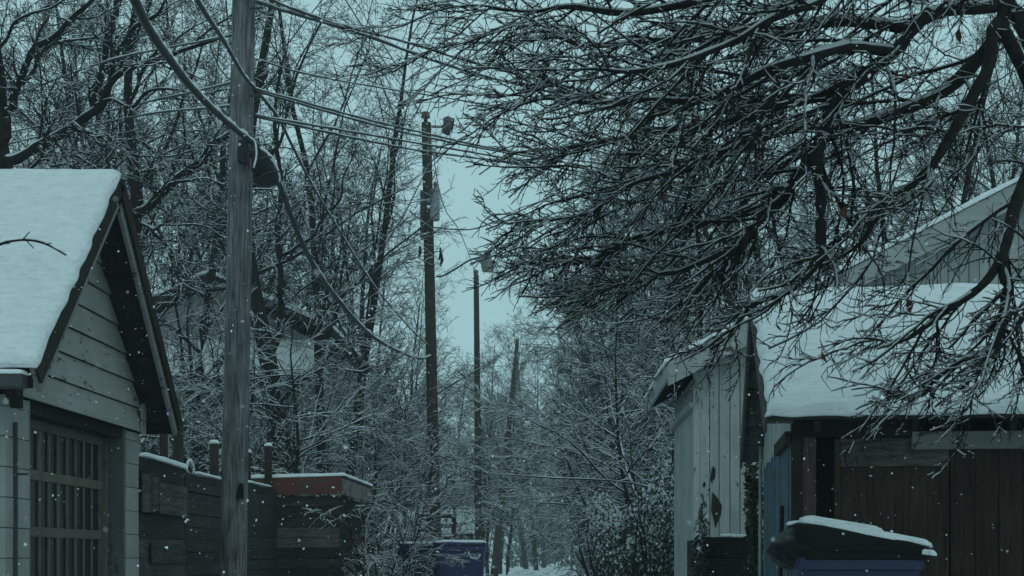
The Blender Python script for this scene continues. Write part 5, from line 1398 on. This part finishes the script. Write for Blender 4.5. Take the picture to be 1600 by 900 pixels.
def left_trees():
    D = 17.5
    base = P(-8, 900, D) * [1, 1, 0]
    tp = [base, base + [.05, 0, 1.5], base + [.03, 0, 3.0], base + [.0, 0, 4.4], P(-4, 320, D), P(0, 255, D), P(6, 190, D), P(-10, 60, D), P(-30, -80, D)]
    limbs = [
        ([14] + W((20, 250, 17.4), (60, 225, 17.2), (115, 196, 17.0), (148, 165, 16.9), (163, 135, 16.8), (205, 103, 16.7), (275, 79, 16.6), (340, 62, 16.5), (400, 30, 16.5)), 0.078, 0.012),
        ([16] + W((20, 165, 17.4), (36, 130, 17.3), (60, 85, 17.2), (95, 48, 17.0), (140, 2, 16.8), (180, -60, 16.8)), 0.060, 0.018),
        (W((147, 167, 16.9), (150, 140, 17.0), (160, 92, 17.2), (170, 55, 17.3), (184, 20, 17.4), (200, -40, 17.5)), 0.048, 0.018),
        (W((163, 135, 16.8), (180, 90, 16.6), (215, 45, 16.4), (250, 20, 16.2), (290, -20, 16.0)), 0.036, 0.012),
        ([16] + W((-6, 120, 17), (5, 75, 16.8), (25, 42, 16.6), (60, 18, 16.4), (110, -8, 16.2)), 0.030, 0.009),
        (W((36, 130, 17.3), (60, 92, 17.6), (100, 68, 17.8), (150, 55, 18), (200, 52, 18.2), (235, 45, 18.4)), 0.027, 0.007),
        (W((60, 225, 17.2), (80, 250, 16.8), (110, 262, 16.4), (150, 300, 16.2), (170, 250, 16.0)), 0.018, 0.006),
        (W((148, 165, 16.9), (200, 160, 16.6), (260, 145, 16.4), (320, 150, 16.2), (360, 140, 16)), 0.024, 0.006),
        (W((115, 196, 17.0), (140, 210, 16.7), (190, 215, 16.5), (250, 240, 16.3), (300, 235, 16.2)), 0.018, 0.006),
        ([14] + W((20, 285, 17.0), (60, 240, 16.6), (75, 205, 16.4), (72, 160, 16.4), (90, 120, 16.4)), 0.024, 0.007),
        ([13] + W((-40, 200, 17.5), (-60, 100, 17.5), (-40, 20, 17.3), (0, -40, 17)), 0.036, 0.012),
    ]
    limb_tree(41, base, tp, [.22, .18, .13, .05], limbs, 'thick limbed bare tree at the left picture edge above the garage roof', n1=13, n2=9, n3=6, size=1.75, snow=1.0, sweep=(.01, 0, -.01))
    D = 20.0
    base = P(196, 900, D) * [1, 1, 0]
    tp = [base, base + [.02, 0, 2.0], P(203, 420, D), P(212, 345, D), P(214, 310, D), P(205, 230, D), P(200, 120, D), P(215, -20, D)]
    limbs = [
        (W((212, 335, 20), (235, 322, 19.8), (262, 297, 19.6), (290, 265, 19.4), (325, 238, 19.2), (350, 212, 19), (385, 170, 18.8), (420, 110, 18.6)), 0.078, 0.018),
        (W((235, 322, 19.8), (265, 290, 19.4), (300, 282, 19.0), (345, 285, 18.8), (400, 290, 18.6), (450, 300, 18.6)), 0.030, 0.007),
        (W((214, 310, 20), (230, 280, 20.3), (250, 250, 20.6), (270, 200, 20.8), (300, 130, 21), (320, 50, 21)), 0.042, 0.012),
        (W((212, 345, 20), (240, 360, 19.6), (270, 400, 19.3), (290, 440, 19.1), (330, 470, 19)), 0.027, 0.007),
        (W((205, 230, 20), (180, 200, 20.3), (160, 230, 20.5), (140, 240, 20.6)), 0.027, 0.009),
        (W((203, 160, 20), (230, 110, 19.7), (250, 60, 19.4), (260, 0, 19.2)), 0.030, 0.012),
        (W((240, 360, 19.6), (260, 350, 19.3), (310, 350, 19), (350, 370, 18.9), (390, 360, 18.8)), 0.018, 0.006),
    ]
    limb_tree(42, base, tp, [.17, .14, .1, .04], limbs, 'bare tree whose heavy rising limb ends behind the near pole', n1=13, n2=9, n3=6, size=1.9, snow=1.0, sweep=(.01, 0, -.01))

    D = 25.5
    base = P(432, 900, D) * [1, 1, 0]
    tp = [base, P(434, 760, D), P(432, 650, D), P(418, 560, D), P(402, 480, D), P(390, 400, D), P(384, 300, D), P(395, 180, D), P(420, 40, D), P(430, -60, D)]
    limbs = [
        (W((418, 560, D), (440, 500, 25.2), (437, 400, 25), (440, 300, 24.8), (432, 200, 24.6), (445, 80, 24.5)), .075, .02),
        (W((402, 480, D), (370, 430, 25.8), (340, 360, 26), (330, 280, 26.2), (300, 200, 26.4)), .05, .015),
        (W((384, 300, D), (420, 250, 25.2), (450, 180, 25), (470, 100, 24.8), (510, 20, 24.6)), .045, .012),
        (W((388, 380, D), (350, 330, 25.3), (310, 320, 25.1), (270, 280, 25)), .035, .01),
        (W((432, 640, D), (470, 600, 25), (520, 575, 24.6), (560, 580, 24.3), (600, 570, 24)), .04, .01),
        (W((437, 400, 25), (480, 370, 24.8), (530, 300, 24.6), (560, 220, 24.5)), .035, .01),
        (W((425, 600, D), (390, 590, 25), (350, 600, 24.7), (310, 580, 24.5)), .03, .01),
    ]
    limb_tree(43, base, tp, [.24, .2, .13, .05], limbs, 'thick dark trunk leaning left just right of the near pole', n1=12, n2=8, n3=5, size=2.0, snow=1.0, sweep=(.01, 0, -.01))


left_trees()


def roof_twig():
    pts = catmull([P(-25, 398, 9.3), P(0, 382, 9.35), P(35, 375, 9.4), P(70, 381, 9.45), P(103, 399, 9.42)], 16)
    r = np.random.default_rng(2)
    s = spawn(r, pts[None], np.linspace(.01, .004, 16)[None], 6, .1, .95, 25, 60, .16, .7)
    p, a = grow(r, *s, 4, .5, .1)
    g = join([tubes(r, pts[None], np.linspace(.01, .004, 16)[None], 6, .008, .2), tubes(r, p, a, 4, .006)])
    tag(link('fallen_twig', mesh_np('fallen_twig', g[0] - pts[0], g[1], ['twig_bark', 'twig_snow'], g[2]), None, pts[0]), 'single dark twig lying on the snowy left roof', 'twig')


roof_twig()

# ------------------------------------------------------------------ falling snow and the hazy air


def flakes():
    r = np.random.default_rng(9); n = 9000
    D = 2.2 + 22 * r.random(n) ** 0.7; D[:26] = 0.8 + 1.2 * r.random(26)
    px = -60 + 1720 * r.random(n); py = -60 + 1020 * r.random(n)
    c = np.stack([(px - VPX) * D / FPX, D, CAMH + (HZY - py) * D / FPX], 1); c = c[c[:, 2] > .05]; n = len(c)
    s = (0.0016 + 0.003 * r.random(n) ** 3)[:, None, None]; s = np.where(c[:, 1, None, None] < 2.2, 0.0011 + 0.0006 * s / 0.005, s)
    o = np.array([[1, 0, 0], [-1, 0, 0], [0, 1, 0], [0, -1, 0], [0, 0, 1], [0, 0, -1]], float)
    V = c[:, None, :] + o[None] * s * (0.5 + 0.9 * r.random((n, 6, 1))) + s * .3 * r.normal(size=(n, 6, 3))
    f = np.array([[0, 2, 4], [2, 1, 4], [1, 3, 4], [3, 0, 4], [2, 0, 5], [1, 2, 5], [3, 1, 5], [0, 3, 5]])
    F = (np.arange(n) * 6)[:, None, None] + f[None]
    tag(link('falling_snow', mesh_np('falling_snow', V.reshape(-1, 3), F.reshape(-1, 3), ['flake'])), 'loose snowflakes drifting down through the alley', 'snow', kind='stuff')


flakes()


def haze():
    m = bpy.data.materials.new('haze_air'); m.use_nodes = True; n = m.node_tree; n.nodes.clear()
    o = n.nodes.new('ShaderNodeOutputMaterial'); v = n.nodes.new('ShaderNodeVolumePrincipled')
    v.inputs['Color'].default_value = (0.85, 0.92, 0.95, 1); v.inputs['Density'].default_value = 0.0013; v.inputs['Anisotropy'].default_value = 0.2
    n.links.new(v.outputs[0], o.inputs['Volume']); MATS['haze_air'] = m
    ob = MB().box(-165, 165, -45, 335, -1.0, 27.0).build('haze', 'haze_air')
    tag(ob, 'thin snowy haze filling the air of the alley', 'haze', kind='stuff')


haze()
